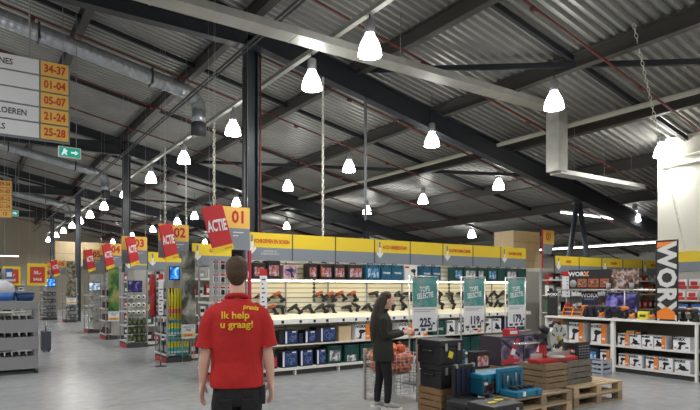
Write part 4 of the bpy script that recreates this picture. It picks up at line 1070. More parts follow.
# banner with lettering, pictures and photo
t = thing('counter_banner', 'wide black banner with orange pictures and photo above the counter', 'banner', (11.2, 7.0, 1.64), RZ)
MB().box(-.80, .80, 0, .02, 0, .44).build('board', M_BLACK, t)
text('WORX', .13, M_PAPER, t, (-.56, -.002, .345), sx=1.2, bold=.004)
MB().box(-.40, -.33, -.003, 0, .30, .39).build('orange_mark', M_ORANGE, t)
for x0, x1 in ((-.58, -.36), (-.32, -.08), (-.04, .16)):
    p = MB().box(x0, x1, -.003, 0, .06, .24).build('orange_frame', M_ORED, t); MB().box(x0 + .02, x1 - .02, -.005, -.003, .09, .21).build('picture', picture('art_dark_tool', (.02, .02, .02), (.12, .06, .04), (.5, .25, .15), 16), p)
MB().lathe([(.0, 0), (.085, 0), (.085, .004)], 20, M=Matrix.Translation((-.69, -.003, .14)) @ Matrix.Rotation(R(90), 4, 'X')).build('disc_print', M_MIDGREY, t)
MB().box(.22, .80, -.003, 0, .0, .44).build('photo', picture('art_photo_hand', (.02, .02, .03), (.20, .10, .06), (.45, .40, .42), 10), t)
for x in (-.78, .78): MB().tube([(x, .04, -.58), (x, .04, .44)], .015, 8).build('post', M_DKGREY, t)
# rail above the counter
t = thing('counter_rail', 'long steel tube rail on posts above the counter', 'rail', (11.12, 8.05, 1.061), RZ)
MB().tube([(0, 0, .58), (3.15, 0, .58)], .018, 8).build('tube', M_STEEL, t)
for x in (.02, 1.6, 3.13): MB().tube([(x, 0, 0), (x, 0, .58)], .015, 8).build('post', M_STEEL, t)
for x in (1.25, 1.75): MB().lathe([(.04, -.06), (.05, .06)], 10, M=Matrix.Translation((x, 0, .66))).build('spot_head', M_LAMPGREY, t)
# the tall framed sign
t = thing('tall_brand_sign', 'tall black framed sign with large white WORX lettering standing on the counter', 'sign', (10.86, 5.49, 1.061), RZ)
MB().box(-.20, .20, 0, .05, 0, 1.52).build('frame', M_BLACK, t)
fc = MB().box(-.17, .17, -.004, 0, .03, 1.49).build('face', mat('sign_face_black', (.03, .03, .033), .4), t)
me_w = text('WORX', .46, mat('sign_silver', (.62, .62, .60), .45), fc, (.0, -.008, .75), sx=.98, bold=.02)
me_w.rotation_euler = Matrix(((0, 1, 0), (0, 0, -1), (-1, 0, 0))).to_euler()
MB().prism([(-.165, 1.485), (.165, 1.485), (.165, 1.43), (-.165, 1.38)], -.007, -.004).build('orange_corner', M_ORANGE, fc)
MB().prism([(-.165, .035), (.165, .035), (.165, .17), (0, .27), (-.165, .17)], -.012, -.009).build('orange_wedge', M_ORANGE, fc)
o = MB().bbox(-.15, .15, -.3, .3, 0, 1.0, .01).build('end_panel', M_NAVY, None, (11.2, 4.55, 0)); tag(o, 'dark blue display block at the counter end', 'display block')
MB().box(-.152, -.15, -.2, .2, .55, .75).build('red_print', M_RED, o)

# goods on the office wall behind the counter
t = thing('wall_shelving', 'white wall shelving with yellow header on the pale wall', 'shelving', (OX - .005, 7.0, 0), RZ)
MB().box(0, 4.0, -.04, 0, 0, 2.05).build('back_panel', M_PEG, t)
for z in (.2, .7, 1.1, 1.38): MB().box(0, 4.0, -.36, -.04, z, z + .025).build('shelf', M_SHELF, t)
MB().box(0, 4.0, -.06, -.04, 2.28, 2.52).build('yellow_band', M_YEL, t); MB().box(0, 4.0, -.06, -.04, 2.05, 2.28).build('grey_band', M_GREY, t)
for k in range(5): MB().box(k * 1.0 - .01, k * 1.0 + .01, -.062, -.04, 2.05, 2.52).build('joint_profile', M_DKGREY, t)
def rw():
    o = MB().box(-.11, .11, -.03, .0, 0, .22).build('red_white_pack', M_PAPER); MB().box(-.11, .11, -.032, -.03, .0, .07).build('red_foot', COLS['red'], o); MB().bbox(-.07, .07, -.06, -.03, .08, .17, .01).build('blister', COLS['red'], o); return o
RW = plain_goods('pack', 'red and white pack on the pale wall shelving', 'pack', 'red and white packs on the wall shelving', rw)
for z in (1.42, 1.68, 1.74 + .2):
    pass
for z in (1.406, 1.66):
    for k in range(10): RW.at((OX - .20 + (.1 if z > 1.5 else 0), 6.8 - k * .27, z), RZ)
BW = plain_goods('pack', 'blue and white box on the pale wall shelving', 'box', 'blue boxes on the wall shelving', lambda: (lambda o: (MB().box(-.1, .1, -.092, -.09, .05, .13).build('white_label', M_PAPER, o), o)[1])(MB().box(-.14, .14, -.09, .09, 0, .19).build('blue_box', COLS['blue'])))
for k in range(8): BW.at((OX - .2, 6.8 - k * .34, 1.126), RZ)

# far gondola beyond the counter (faces the camera side)
back_gondola(12.45, 22.1, 9.1, 'long white shelving beyond the counter, filled with small goods')
fill(12.45, 22.1, 9.32, (.12, .6, 1.05, 1.5, 1.8), 'beyond the counter', ['white', 'white', 'red', 'black', 'green', 'grey', 'orange'], .27, (1.5, 1, 1.1))
FH = ['BOREN', None, 'SCHUREN', None, 'FREZEN', None, 'LIJMEN', None]
for k in range(8):
    if FH[k]: header(12.48 + k * 1.04, 9.1, FH[k], 'far yellow header sign with arrow reading ' + FH[k], w=1.03, z0=2.06, z1=2.51)
    else: header(12.48 + k * 1.04, 9.1, None, 'blank yellow header panel right of the far %s header' % FH[k - 1], 'blank header panels beyond the counter', w=1.03, z0=2.06, z1=2.51)
# storage unit with big cartons at the far end of the drill wall
t = thing('storage_rack', 'white storage unit behind the far end of the drill wall', 'rack', (12.35, 10.5, 0))
MB().box(0, 1.45, 0, .9, 0, 2.25).build('body', M_PEG, t)
MB().box(0, 1.45, -.01, 0, 2.15, 2.25).build('edge_band', M_SHELF, t)
for i, (x, z, hh) in enumerate(((12.62, 2.251, .42), (12.62, 2.672, .62))):
    o = MB().box(0, 1.15 + .1 * (i == 0), 0, .7, 0, hh).build('large_carton', M_CARD, None, (x, 10.55, z)); tag(o, ['plain brown carton on the storage unit at the far end of the drill wall', 'upper plain brown carton stacked at the far end of the drill wall'][i], 'box')
    MB().box(.02, 1.1, -.002, 0, hh * .48, hh * .52).build('tape', mat('tape', (.42, .30, .15), .4), o)
t = thing('aisle_sign', 'narrow yellow and grey aisle sign reading 01 at the far end of the drill wall', 'sign', (13.35, 9.95, 2.62))
MB().prism([(-.22, .28), (.25, .28), (.27, .66), (-.22, .66)], 0, .03).build('yellow_board', M_YELO, t); MB().prism([(-.22, 0), (.14, 0), (.25, .28), (-.22, .28)], 0, .03).build('grey_board', M_GREY, t)
text('01', .30, M_RED, t, (.02, -.003, .47), sx=.75, bold=.008, name='number'); MB().box(-.245, -.22, -.0, .03, -2.62, .68).build('red_post', M_RED, t)
post_sign(12.72, 8.9, 1.45, 2.10, 'white price panel with red top below the far aisle sign', .42)
post_sign(12.5, 8.7, .7, 1.3, 'low white price panel with red top at the far end of the drill wall', .30)

# ------------------------------------------------------------------ pallets, crates and cases in front
W_PAL = wood('pallet_wood', (.30, .21, .12), (.55, .42, .26)); W_PALD = wood('pallet_wood_dark', (.16, .11, .07), (.34, .25, .16))
W_CRATE = wood('crate_wood', (.13, .085, .05), (.30, .21, .12)); W_CRATEL = wood('crate_wood_brown', (.20, .11, .05), (.40, .25, .12))
def make_pallet(m, label, group):
    t = thing('wooden_pallet', label, 'pallet', (0, 0, 0), 0, group)
    bt = MB().box(-.6, .6, -.05, .05, 0, .022).mesh('top_board', m); st = MB().box(-.05, .05, -.4, .4, 0, .022).mesh('stringer', m); bl = MB().box(-.06, .06, -.05, .05, 0, .078).mesh('block', m)
    for k in range(7): put('top_board', bt, t, (0, -.35 + k * .7 / 6, .122))
    for x in (-.54, 0, .54): put('stringer', st, t, (x, 0, .10))
    for x in (-.54, 0, .54):
        for y in (-.35, 0, .35): put('block', bl, t, (x, y, .022))
    for y in (-.35, 0, .35): put('bottom_board', bt, t, (0, y, 0))
    return t
PL = Proto(make_pallet(W_PAL, '', None)); PD = Proto(make_pallet(W_PALD, '', None))
PL.at((7.58, 5.18, .1445), label='pale wooden pallet on top of the free standing pair beside the crates')
PD.at((7.58, 5.18, 0), label='darker wooden pallet at the bottom of the pair beside the crates')
PD.at((6.22, 5.10, .1445), label='dark wooden pallet under the two crates and the open blue case')
PL.at((6.22, 5.10, 0), label='pale wooden pallet at the bottom below the open blue case')
for i, x in enumerate((8.35, 7.0)):
    PD.at((x, 7.04, 0), label=['lower wooden pallet under the purple saw cartons', 'lower wooden pallet under the blue cases behind the black toolboxes'][i])
    PD.at((x, 7.04, .1445), label=['upper wooden pallet under the purple saw cartons', 'upper wooden pallet under the blue cases behind the black toolboxes'][i])
def crate(x, y, z, wx, wy, h, m, label, n=4):
    t = thing('wooden_crate', label, 'crate', (x, y, z)); sh = h / n - .014
    for k in range(n):
        z0 = k * (h / n) + .004
        MB().box(0, wx, 0, .014, z0, z0 + sh).build('slat', m, t); MB().box(0, wx, wy - .014, wy, z0, z0 + sh).build('slat', m, t)
        MB().box(0, .014, .0145, wy - .0145, z0, z0 + sh).build('slat', m, t); MB().box(wx - .014, wx, .0145, wy - .0145, z0, z0 + sh).build('slat', m, t)
    for a in (.015, wx - .05):
        for b in (.015, wy - .05): MB().box(a, a + .035, b, b + .035, 0, h).build('corner_post', m, t)
    for k in range(4):
        MB().box(.015, wx - .015, .016 + k * (wy - .03) / 4, .016 + (k + .9) * (wy - .03) / 4, h - .012, h).build('top_slat', m, t)
    return t
crate(6.53, 4.91, .29, .48, .46, .335, W_CRATE, 'weathered wooden crate under the red saw, beside the open blue case')
crate(7.07, 4.95, .29, .60, .42, .335, mat('crate_grey_wood', (.13, .115, .095), .8, vary=.3, scale=12), 'greyer wooden crate on the pale pallet below the black mesh panel')
crate(5.17, 5.52, 0, .46, .46, .335, W_CRATEL, 'brown slatted crate standing on the floor under the black toolboxes', 4)

# black toolboxes
def toolbox(x, y, z, wx, wy, h, label, sticker=False, lid=True):
    t = thing('black_toolbox', label, 'toolbox', (x, y, z)); hb = h * .72
    MB().bbox(0, wx, 0, wy, 0, hb, .015).build('body', M_TBX, t)
    if lid: MB().bbox(-.008, wx + .008, -.008, wy + .008, hb + .002, h, .018).build('lid', M_TBX, t)
    for k in range(3): MB().box(wx * (.2 + .25 * k), wx * (.28 + .25 * k), -.006, 0, .03, hb - .03).build('rib', M_TBX, t)
    for k in (.22, .78):
        MB().bbox(wx * k - .02, wx * k + .02, -.022, -.006, hb - .05, hb + .05, .004).build('latch', M_STEEL, t)
    MB().tube([(-.004, wy * .3, hb * .75), (-.03, wy * .32, hb * .75), (-.03, wy * .68, hb * .75), (-.004, wy * .7, hb * .75)], .012, 8).build('side_handle', M_BLACK, t)
    if sticker: MB().prism([(0, 0), (.075, -.03), (.105, .05), (.03, .085)], -.012, -.009).build('yellow_sticker', mat('sticker_yellow', (.80, .66, .04), .5), t, (wx * .3, 0, hb * .45))
    return t
M_TBX = mat('toolbox_black', (.020, .021, .023), .42)
toolbox(5.19, 5.54, .336, .40, .42, .32, 'black toolbox on the brown crate, lower of two')
toolbox(5.16, 5.52, .657, .42, .46, .325, 'black toolbox with yellow sticker on top of the stack', True)
# open lid leaning at the front of the lower box
t = thing('black_case_lid', 'open black case with ribbed lid standing upright against the lower toolbox', 'case', (5.30, 5.36, .336)); 
t.location = (5.19, 5.30, .0)
MB().bbox(0, .40, 0, .05, .27, .68, .015).build('lid', M_TBX, t); MB().bbox(0, .40, -.02, .16, 0, .27, .015).build('body', M_TBX, t)
for k in range(4): MB().box(.04 + k * .09, .08 + k * .09, -.012, 0, .33, .63).build('rib', M_NAVY, t)
for k in (.03, .34): MB().bbox(k, k + .03, -.02, .03, .64, .69, .004).build('latch', M_STEEL, t)
toolbox(5.0, 4.90, 0, .46, .34, .27, 'black toolbox on the floor in front of the brown crate', False)
toolbox(4.88, 4.36, .0, .50, .40, .345, 'black toolbox with yellow strips on its lid, in front of the pallets', True)
for k in range(2):
    o = MB().bbox(0, .12, 0, .05, 0, .012, .003).build('yellow_strip', mat('sticker_yellow', (.80, .66, .04), .5), None, (4.98 + k * .18, 4.5 + .06 * k, .346)); tag(o, ['yellow strip lying on the front black toolbox, nearer its edge', 'second yellow strip lying on the front black toolbox'][k], 'strip')
    MB().box(.02, .10, .01, .02, .012, .0125).build('print_line', M_BLACK, o)

# blue stackable cases
def blue_case(x, y, z, wx, wy, h, label, rz=0, art=True):
    t = thing('blue_case', label, 'tool case', (x, y, z), rz)
    MB().bbox(0, wx, 0, wy, 0, h * .74, .012).build('body', M_TEAL, t); MB().bbox(-.004, wx + .004, -.004, wy + .004, h * .745, h, .014).build('lid', M_TEALLT, t)
    MB().bbox(wx * .38, wx * .62, -.016, .0, h * .55, h * .9, .005).build('latch', M_TEALLT, t)
    MB().tube([(wx * .3, -.002, h * .4), (wx * .32, -.03, h * .4), (wx * .68, -.03, h * .4), (wx * .7, -.002, h * .4)], .009, 8).build('handle', M_BLACK, t)
    if art:
        MB().box(wx * .08, wx * .92, -.0025, 0, h * .10, h * .70).build('picture_sleeve', picture('art_black_red', (.01, .01, .012), (.04, .045, .05), (.45, .08, .06), 18), t)
        MB().box(wx * .1, wx * .4, -.004, -.0025, h * .5, h * .62).build('white_print', M_PAPER, t)
    return t
for i, (x, y) in enumerate(((5.49, 5.08), (5.725, 5.08), (5.96, 5.08))):
    blue_case(x, y, .291, .225, .32, .27, ['blue stackable case with red sleeve, leftmost behind the open case', 'blue stackable case in the middle of the three behind the open case', 'blue stackable case right behind the open lid'][i])
for i, z in enumerate((.291, .472)):
    blue_case(6.42, 6.75, z, .46, .32, .18, ['blue case at the bottom of the stack behind the black toolboxes', 'blue case on top of the stack behind the black toolboxes'][i])
# the open blue case: tray on the pallet edge, lid standing up
t = thing('open_blue_case', 'open blue tool case with tools in its standing lid and tray', 'tool case', (5.70, 4.70, .291))
MB().bbox(0, .50, 0, .30, 0, .085, .02).build('tray', M_TEALLT, t)
MB().box(.03, .47, .03, .27, .0851, .09).build('inlay', M_TEAL, t)
lid = MB().bbox(-.02, .48, .30, .345, .02, .34, .02).build('lid', M_TEALLT, t)
MB().box(.02, .44, .296, .30, .06, .30).build('lid_inlay', M_TEAL, lid)
for k in range(5): MB().tube([(.06 + k * .085, .290, .09 + .02 * (k % 2)), (.08 + k * .08, .290, .27 - .03 * (k % 3))], .010, 6).build('hand_tool', M_STEEL if k % 2 else M_DKGREY, lid)
for k in range(4): MB().bbox(.06 + k * .1, .12 + k * .1, .08, .2, .09, .13, .01).build('tool_bit_box', M_BLACK, t)
for k in (.1, .36): MB().bbox(k, k + .05, -.012, .004, .02, .075, .004).build('latch', M_PAPER if k < .2 else M_TEAL, t)

# purple saw cartons with red machines
ART_PUR = picture('art_purple', (.04, .03, .055), (.12, .085, .17), (.36, .28, .46), 4.)
def saw_carton(x, y, z, wx, h, label):
    o = MB().box(0, wx, 0, .5, 0, h).build('saw_carton', mat('carton_purple_black', (.035, .028, .04), .45), None, (x, y, z)); tag(o, label, 'box')
    MB().box(.01, wx - .01, -.002, 0, .02, h - .02).build('picture_panel', ART_PUR, o)
    c = wx * .5
    M1 = Matrix.Translation((c, -.003, h * .48)) @ Matrix.Diagonal((1.35, 1, 1.2, 1))
    MB().prism([(-.2, -.17), (.14, -.17), (.16, -.12), (.02, -.11), (.06, .02), (-.02, .06), (-.06, -.1), (-.2, -.12)], -.001, 0, M=M1).build('printed_red_machine', M_RED, o)
    MB().prism([(-.06, .0), (.02, -.06), (.14, .16), (.10, .19)], -.002, -.001, M=M1).build('printed_arm', M_RED, o)
    MB().prism([(-.22, .17), (-.19, .19), (.16, -.06), (.14, -.09)], -.0025, -.0015, M=M1).build('printed_rail', M_BLACK, o)
    MB().prism([(-.04, -.04), (.04, -.06), (.07, .02), (.0, .05)], -.003, -.002, M=M1).build('printed_white', M_PAPER, o)
    return o
saw_carton(7.80, 6.80, .2905, .60, .52, 'dark purple saw carton with red machine print, nearer the blue cases')
o = saw_carton(8.42, 6.80, .2905, .80, .53, 'dark purple saw carton with red machine print, nearer the mitre saw')
MB().box(.02, .14, -.004, -.003, .10, .28).build('dark_label', M_BLACK, o)
o = carton(.28, .14, .12, M_RED, 'red and white box lying on the purple saw carton'); o.location = (8.32, 6.95, .822 - .0); panel(o, -.1, .1, .03, .09, -.07, M_PAPER, 'white_print')
o.location = (8.24, 6.95, .8115)
# wide sleeve cartons beside
o = tool_case(.36, .2, .30, M_BLACK, 'black and red tool case behind the blue cases', ART_OR); o.location = (7.35, 6.9, .2905)

# ------------------------------------------------------------------ the sliding mitre saw on the crates
t = thing('mitre_saw', 'red and silver sliding mitre saw standing on the wooden crates', 'mitre saw', (7.02, 5.12, .6255))
M_MSR = mat('saw_red', (.42, .02, .025), .4); M_ALU = mat('saw_aluminium', (.52, .52, .50), .38, .5)
MB().bbox(-.48, .48, -.10, .10, .0, .055, .012).build('base_table', M_MSR, t)
MB().lathe([(.0, .055), (.14, .055), (.14, .075), (.0, .075)], 20, cap=False).build('turntable', M_ALU, t)
MB().box(-.44, .44, .06, .08, .055, .12).build('fence', M_ALU, t)
MB().bbox(-.20, -.12, .04, .13, .055, .24, .02).build('tilt_post', M_MSR, t)
for s in (-.02, .05): MB().tube([(-.72, .10 + s, .275), (.30, .10 + s, .275)], .014, 8).build('slide_rail', M_CHROME, t)
MB().bbox(-.21, -.09, .04, .15, .24, .31, .02).build('slide_head', M_DKGREY, t)
YR = Matrix.Rotation(R(90), 4, 'X')
BC = (.02, .33)
MB().lathe([(.0, -.004), (.155, -.004), (.155, .004), (.0, .004)], 30, M=Matrix.Translation((BC[0], -.02, BC[1])) @ YR, cap=False).build('saw_blade', M_CHROME, t)
def arc_guard(r, a0, a1, y0, y1, cx, cz):
    n = 18; pts = [(cx + r * math.cos(R(a0 + (a1 - a0) * k / n)), cz + r * math.sin(R(a0 + (a1 - a0) * k / n))) for k in range(n + 1)]
    return MB().prism(pts + [(cx, cz)], y0, y1)
arc_guard(.195, -5, 215, -.05, .0, *BC).build('blade_guard', M_ALU, t)
MB().lathe([(.0, 0), (.04, 0), (.03, .03), (.0, .035)], 14, cap=False, M=Matrix.Translation((BC[0], -.05, BC[1])) @ YR).build('arbor_cap', mat('saw_brass', (.45, .36, .08), .4), t)
for k in range(6):
    a = R(200 + k * 28); MB().box(.09, .15, -.03, -.024, -.014, .014, M=Matrix.Translation((BC[0], 0, BC[1])) @ Matrix.Rotation(-a, 4, 'Y')).build('blade_slot', M_BLACK, t)
for k in range(4):
    a = R(20 + k * 45); MB().box(.10, .17, -.054, -.049, -.012, .012, M=Matrix.Translation((BC[0], 0, BC[1])) @ Matrix.Rotation(-a, 4, 'Y')).build('guard_rib', M_DKGREY, t)
MB().lathe([(.0, 0), (.05, .0), (.052, .13), (.04, .16), (.0, .165)], 16, cap=False, M=Matrix.Translation((-.10, .04, .43)) @ Matrix.Rotation(R(-70), 4, 'Y')).build('motor', M_BLACK, t)
MB().tube([(.10, -.02, .50), (.05, -.02, .56), (-.05, -.02, .57), (-.10, -.02, .50)], [.018, .022, .022, .018], 8).build('handle', M_BLACK, t)
MB().bbox(-.36, -.20, .0, .10, .32, .42, .03).build('motor_cover', M_BLACK, t)
MB().tube([(-.16, .09, .28), (-.12, .02, .36), (-.06, .0, .40)], [.035, .03, .025], 10).build('arm', M_DKGREY, t)
# black mesh panel and white card behind the saw
t = thing('mesh_panel', 'black perforated panel standing on the grey crate behind the saw', 'panel', (7.42, 5.02, .6255))
MB().box(0, .30, 0, .05, 0, .25).build('frame', M_BLACK, t)
for r in range(5):
    for c in range(7): MB().lathe([(.010, 0), (.010, .003)], 8, M=Matrix.Translation((.035 + c * .038, -.003, .035 + r * .04)) @ YR).build('hole_rim', M_MIDGREY, t)
o = MB().box(-.16, .16, -.004, .004, 0, .13).build('price_card', M_PAPER, None, (7.02, 5.26, .705)); tag(o, 'white price card propped behind the saw table', 'card')
MB().box(-.10, .10, -.005, -.004, .05, .09).build('print_line', M_BLUE, o)

# ------------------------------------------------------------------ wire bin of orange net bags
t = thing('wire_bin', 'galvanised wire bin on posts filled with orange net bags', 'bin', (4.98, 6.42, 0))
BX, BY, BZ0, BZ1 = .56, .56, .25, .72
for a in (0, BX):
    for b in (0, BY): MB().bbox(a - .018, a + .018, b - .018, b + .018, 0, .95 if b == 0 and a else .75, .003).build('post', M_STEEL, t)
def wires(p, q, n, vert):
    mb = MB()
    for k in range(n + 1):
        f = k / n
        if vert: mb.tube([(p[0] + (q[0] - p[0]) * f, p[1] + (q[1] - p[1]) * f, .12), (p[0] + (q[0] - p[0]) * f, p[1] + (q[1] - p[1]) * f, BZ1)], .0035, 4)
        else: mb.tube([(p[0], p[1], .12 + (BZ1 - .12) * f), (q[0], q[1], .12 + (BZ1 - .12) * f)], .0035, 4)
    return mb
for p, q in (((0, 0), (BX, 0)), ((0, 0), (0, BY)), ((BX, 0), (BX, BY)), ((0, BY), (BX, BY))):
    mb = wires(p, q, 7, True); m2 = wires(p, q, 12, False); o_ = len(mb.v); mb.add(m2.v, m2.f, 0, True)
    mb.build('mesh_side', M_STEEL, t)
MB().box(0, BX, 0, BY, .42, .43).build('bin_floor', M_STEEL, t)
m_net = mat('net_orange', (.66, .16, .06), .6, vary=.35, scale=60, bump=.8, bscale=90)
def net_bag():
    mb = MB(); mb.ell((0, 0, .07), (.085, .075, .07), 14, 9)
    rnd = random.Random(3)
    o = mb.build('net_bag', m_net); MB().tube([(0, 0, .135), (.01, 0, .155), (.03, .01, .165)], [.02, .012, .016], 8).build('knot', m_net, o)
    for k in range(3): MB().ell((.04 * math.cos(k * 2.1), .04 * math.sin(k * 2.1) - .03, .08), (.035, .035, .04), 10, 7).build('bulge', mat('net_orange_pale', (.72, .25, .12), .6), o)
    return o
NB = plain_goods('net_bag', 'orange net bag heaped in the wire bin beside the woman', 'net bag', 'orange net bags in the wire bin', net_bag)
for k in range(2):
    for i in range(3):
        for j in range(3):
            NB.at((4.98 + .10 + i * .18 + random.uniform(-.015, .015), 6.42 + .10 + j * .18, .431 + k * .14), random.uniform(0, 6))
for i in range(2):
    for j in range(2): NB.at((4.98 + .2 + i * .18, 6.42 + .18 + j * .2, .431 + .275), random.uniform(0, 6))

# ------------------------------------------------------------------ people
def remeshed(mb, voxel, smooth=4, name='body'):
    """one continuous closed surface from overlapping closed volumes"""
    me = mb.mesh(name, M_SKIN); o = bpy.data.objects.new(name, me); COL.objects.link(o)
    md = o.modifiers.new('r', 'REMESH'); md.mode = 'VOXEL'; md.voxel_size = voxel; md.use_smooth_shade = True
    sm = o.modifiers.new('s', 'SMOOTH'); sm.factor = .5; sm.iterations = smooth
    dg = bpy.context.evaluated_depsgraph_get(); dg.update()
    out = bpy.data.meshes.new_from_object(o.evaluated_get(dg)); bpy.data.objects.remove(o)
    out.polygons.foreach_set('use_smooth', [True] * len(out.polygons))
    return out
def with_mat(me, m): me.materials.clear(); me.materials.append(m); return me
def hand(mb, wrist, direc, across, palm_n, sc=1., curl=.35, thumb_side=1):
    """palm and five fingers; direc along the fingers, across towards the thumb side, palm_n out of the palm"""
    d, a, n = Vector(direc).normalized(), Vector(across).normalized(), Vector(palm_n).normalized(); w0 = Vector(wrist)
    for k, off in enumerate((-.030, -.010, .010, .030)):
        mb.tube([w0 + a * off * .6 * sc, w0 + d * .05 * sc + a * off * sc, w0 + d * .095 * sc + a * off * sc], [.015 * sc, .0155 * sc, .0125 * sc], 8)
        L = (.058, .074, .080, .072)[k] * sc
        p0 = w0 + d * .09 * sc + a * off * 1.05 * sc
        p1 = p0 + (d * math.cos(curl * .6) + n * math.sin(curl * .6)) * L * .45 + a * off * .12
        p2 = p1 + (d * math.cos(curl * 1.6) + n * math.sin(curl * 1.6)) * L * .32
        p3 = p2 + (d * math.cos(curl * 2.5) + n * math.sin(curl * 2.5)) * L * .26
        mb.tube([p0 - d * .01 * sc, p1, p2, p3], [.0115 * sc, .0105 * sc, .0095 * sc, .0075 * sc], 8)
    t0 = w0 + d * .025 * sc + a * .028 * sc
    t1 = t0 + (d * .7 + a * .6 + n * .25).normalized() * .042 * sc
    t2 = t1 + (d * .9 + a * .15 + n * .35).normalized() * .036 * sc
    mb.tube([w0 + d * .012 * sc + a * .012 * sc, t0, t1, t2], [.015 * sc, .0155 * sc, .0125 * sc, .009 * sc], 8)

def head_parts(mb, c, pitch=0., sc=1., yaw=0.):
    """skull, jaw, nose, lips, ears around the head centre c, looking along local +y"""
    M = Matrix.Rotation(yaw, 4, 'Z') @ Matrix.Rotation(pitch, 4, 'X')
    def E(p, r): mb.ell(Vector(c) + (M @ Vector(p)) * sc, [q * sc for q in r], 16, 12, M=M)
    E((0, 0, .025), (.076, .096, .096)); E((0, .030, -.045), (.060, .066, .078)); E((0, .058, -.085), (.034, .034, .030))
    E((0, .100, -.012), (.011, .018, .024)); E((0, .104, -.028), (.014, .012, .010))
    E((0, .088, -.060), (.024, .010, .006)); E((0, .086, -.071), (.020, .010, .007))
    E((0, .078, .018), (.05, .02, .012))
    for s in (-1, 1):
        E((s * .078, -.004, -.012), (.010, .022, .032)); E((s * .045, .066, -.02), (.022, .022, .02))
    return M

def make_man():
    t = thing('person', 'tall man in a red polo with yellow lettering and black trousers, seen from behind', 'person', (1.69, 4.04, 0), R(-34 + 11))
    t.scale = (.95, .97, 1)
    # body
    b = MB()
    b.tube([(0, -.012, 1.52), (0, -.005, 1.62), (0, .006, 1.74)], [.072, .060, .060], 14)
    head_parts(b, (0, .02, 1.795), pitch=R(-4), sc=1.09)
    b.rings([(0, 0, .80, .15, .09), (0, 0, 1.0, .15, .09), (0, 0, 1.3, .17, .10), (0, 0, 1.5, .16, .08), (0, 0, 1.56, .09, .06)], 16)
    for s in (-1, 1):
        b.tube([(s * .10, 0, .9), (s * .105, .01, .52), (s * .11, -.01, .10)], [.075, .055, .04], 12)
        ex = (s * .238, -.025, 1.215); wr = (s * .268, .03, .972)
        b.tube([(s * .15, -.005, 1.53), (s * .195, -.01, 1.45), (s * .22, -.02, 1.33), ex, (s * .25, -.01, 1.14), (s * .262, .012, 1.05), wr, (wr[0], wr[1] + .01, .95)],
               [.05, .058, .052, .044, .046, .038, .030, .029], 12)
        hand(b, (wr[0], wr[1] + .008, .962), (s * .10, .12, -1), (-s * .25, 1, .1), (-s, -.2, -.1), 1.08, .32)
    body = put('body', with_mat(remeshed(b, .0065, 5), M_SKIN), t)
    # hair: a cap over the back of the skull, sides and nape
    h = MB()
    h.ell((0, .000, 1.834), (.092, .108, .092), 20, 14); h.ell((0, -.030, 1.795), (.086, .076, .085), 20, 14); h.ell((0, -.042, 1.748), (.062, .045, .055), 16, 10)
    hm = remeshed(h, .007, 3, 'hair'); put('hair', with_mat(hm, M_HAIR), t)
    # shirt
    p = MB()
    p.rings([(0, 0, .935, .208, .135), (0, 0, .99, .212, .138), (0, 0, 1.12, .200, .132), (0, -.005, 1.28, .208, .138), (0, -.01, 1.40, .215, .138), (0, -.012, 1.49, .205, .12), (0, -.012, 1.55, .155, .098), (0, -.01, 1.60, .092, .078)], 28)
    for s in (-1, 1):
        p.tube([(s * .11, -.01, 1.515), (s * .18, -.012, 1.465), (s * .215, -.018, 1.40), (s * .232, -.022, 1.30), (s * .243, -.024, 1.235)], [.075, .082, .078, .075, .078], 16)
    pm = remeshed(p, .009, 5, 'polo'); polo = put('polo_shirt', with_mat(pm, M_POLO), t)
    c = MB(); n = 20; prof = []
    for k in range(n + 1):
        a = 2 * math.pi * k / n; prof.append((.078 * math.cos(a), -.006 + .074 * math.sin(a), 1.608 - .020 * math.sin(a)))
    c.tube(prof, .019, 8, flat=1.2); put('collar', with_mat(remeshed(c, .006, 2, 'collar'), M_POLO), polo)
    for s in (-1, 1):
        MB().tube([(s * .2415, -.024, 1.252), (s * .2435, -.024, 1.236)], .0795, 18).build('cuff', M_POLO, polo)
    # lettering wrapped onto the back
    bvh = BVHTree.FromPolygons([v.co.copy() for v in pm.vertices], [tuple(f.vertices) for f in pm.polygons])
    def wrap(sx, s_, size, cx, cz, rot=0., name='lettering'):
        cu = bpy.data.curves.new('l', 'FONT'); cu.body = s_; cu.size = size; cu.align_x = 'CENTER'; cu.align_y = 'CENTER'; cu.offset = .0016; cu.space_line = .8
        o = bpy.data.objects.new('l', cu); COL.objects.link(o); me = bpy.data.meshes.new_from_object(o); bpy.data.objects.remove(o)
        bm = bmesh.new(); bm.from_mesh(me); bmesh.ops.triangulate(bm, faces=bm.faces[:]); bmesh.ops.subdivide_edges(bm, edges=bm.edges[:], cuts=2, use_grid_fill=True)
        for v in bm.verts:
            x, z = v.co.x * sx, v.co.y; x, z = x * math.cos(rot) - z * math.sin(rot), x * math.sin(rot) + z * math.cos(rot)
            hit = bvh.ray_cast(Vector((cx + x, -1, cz + z)), Vector((0, 1, 0)))
            v.co = Vector((cx + x, (hit[0].y if hit[0] else -.12) - .009, cz + z))
        bm.to_mesh(me); bm.free(); me.materials.clear(); me.materials.append(M_YTXT); put(name, me, polo)
    wrap(1.12, 'Ik help', .072, -.012, 1.478); wrap(1.12, 'u graag!', .072, .0, 1.41)
    wrap(1.1, 'praxis', .045, .11, 1.535, R(-8), 'shoulder_lettering')
    # trousers
    q = MB()
    q.rings([(0, .0, .80, .185, .125), (0, 0, .88, .188, .128), (0, 0, 1.0, .18, .12)], 24)
    for s in (-1, 1): q.tube([(s * .088, 0, .92), (s * .098, .0, .80), (s * .105, .012, .52), (s * .11, -.005, .30), (s * .112, -.012, .06)], [.095, .105, .080, .072, .068], 16)
    tr_ = put('trousers', with_mat(remeshed(q, .011, 4, 'trousers'), M_TROUS), t)
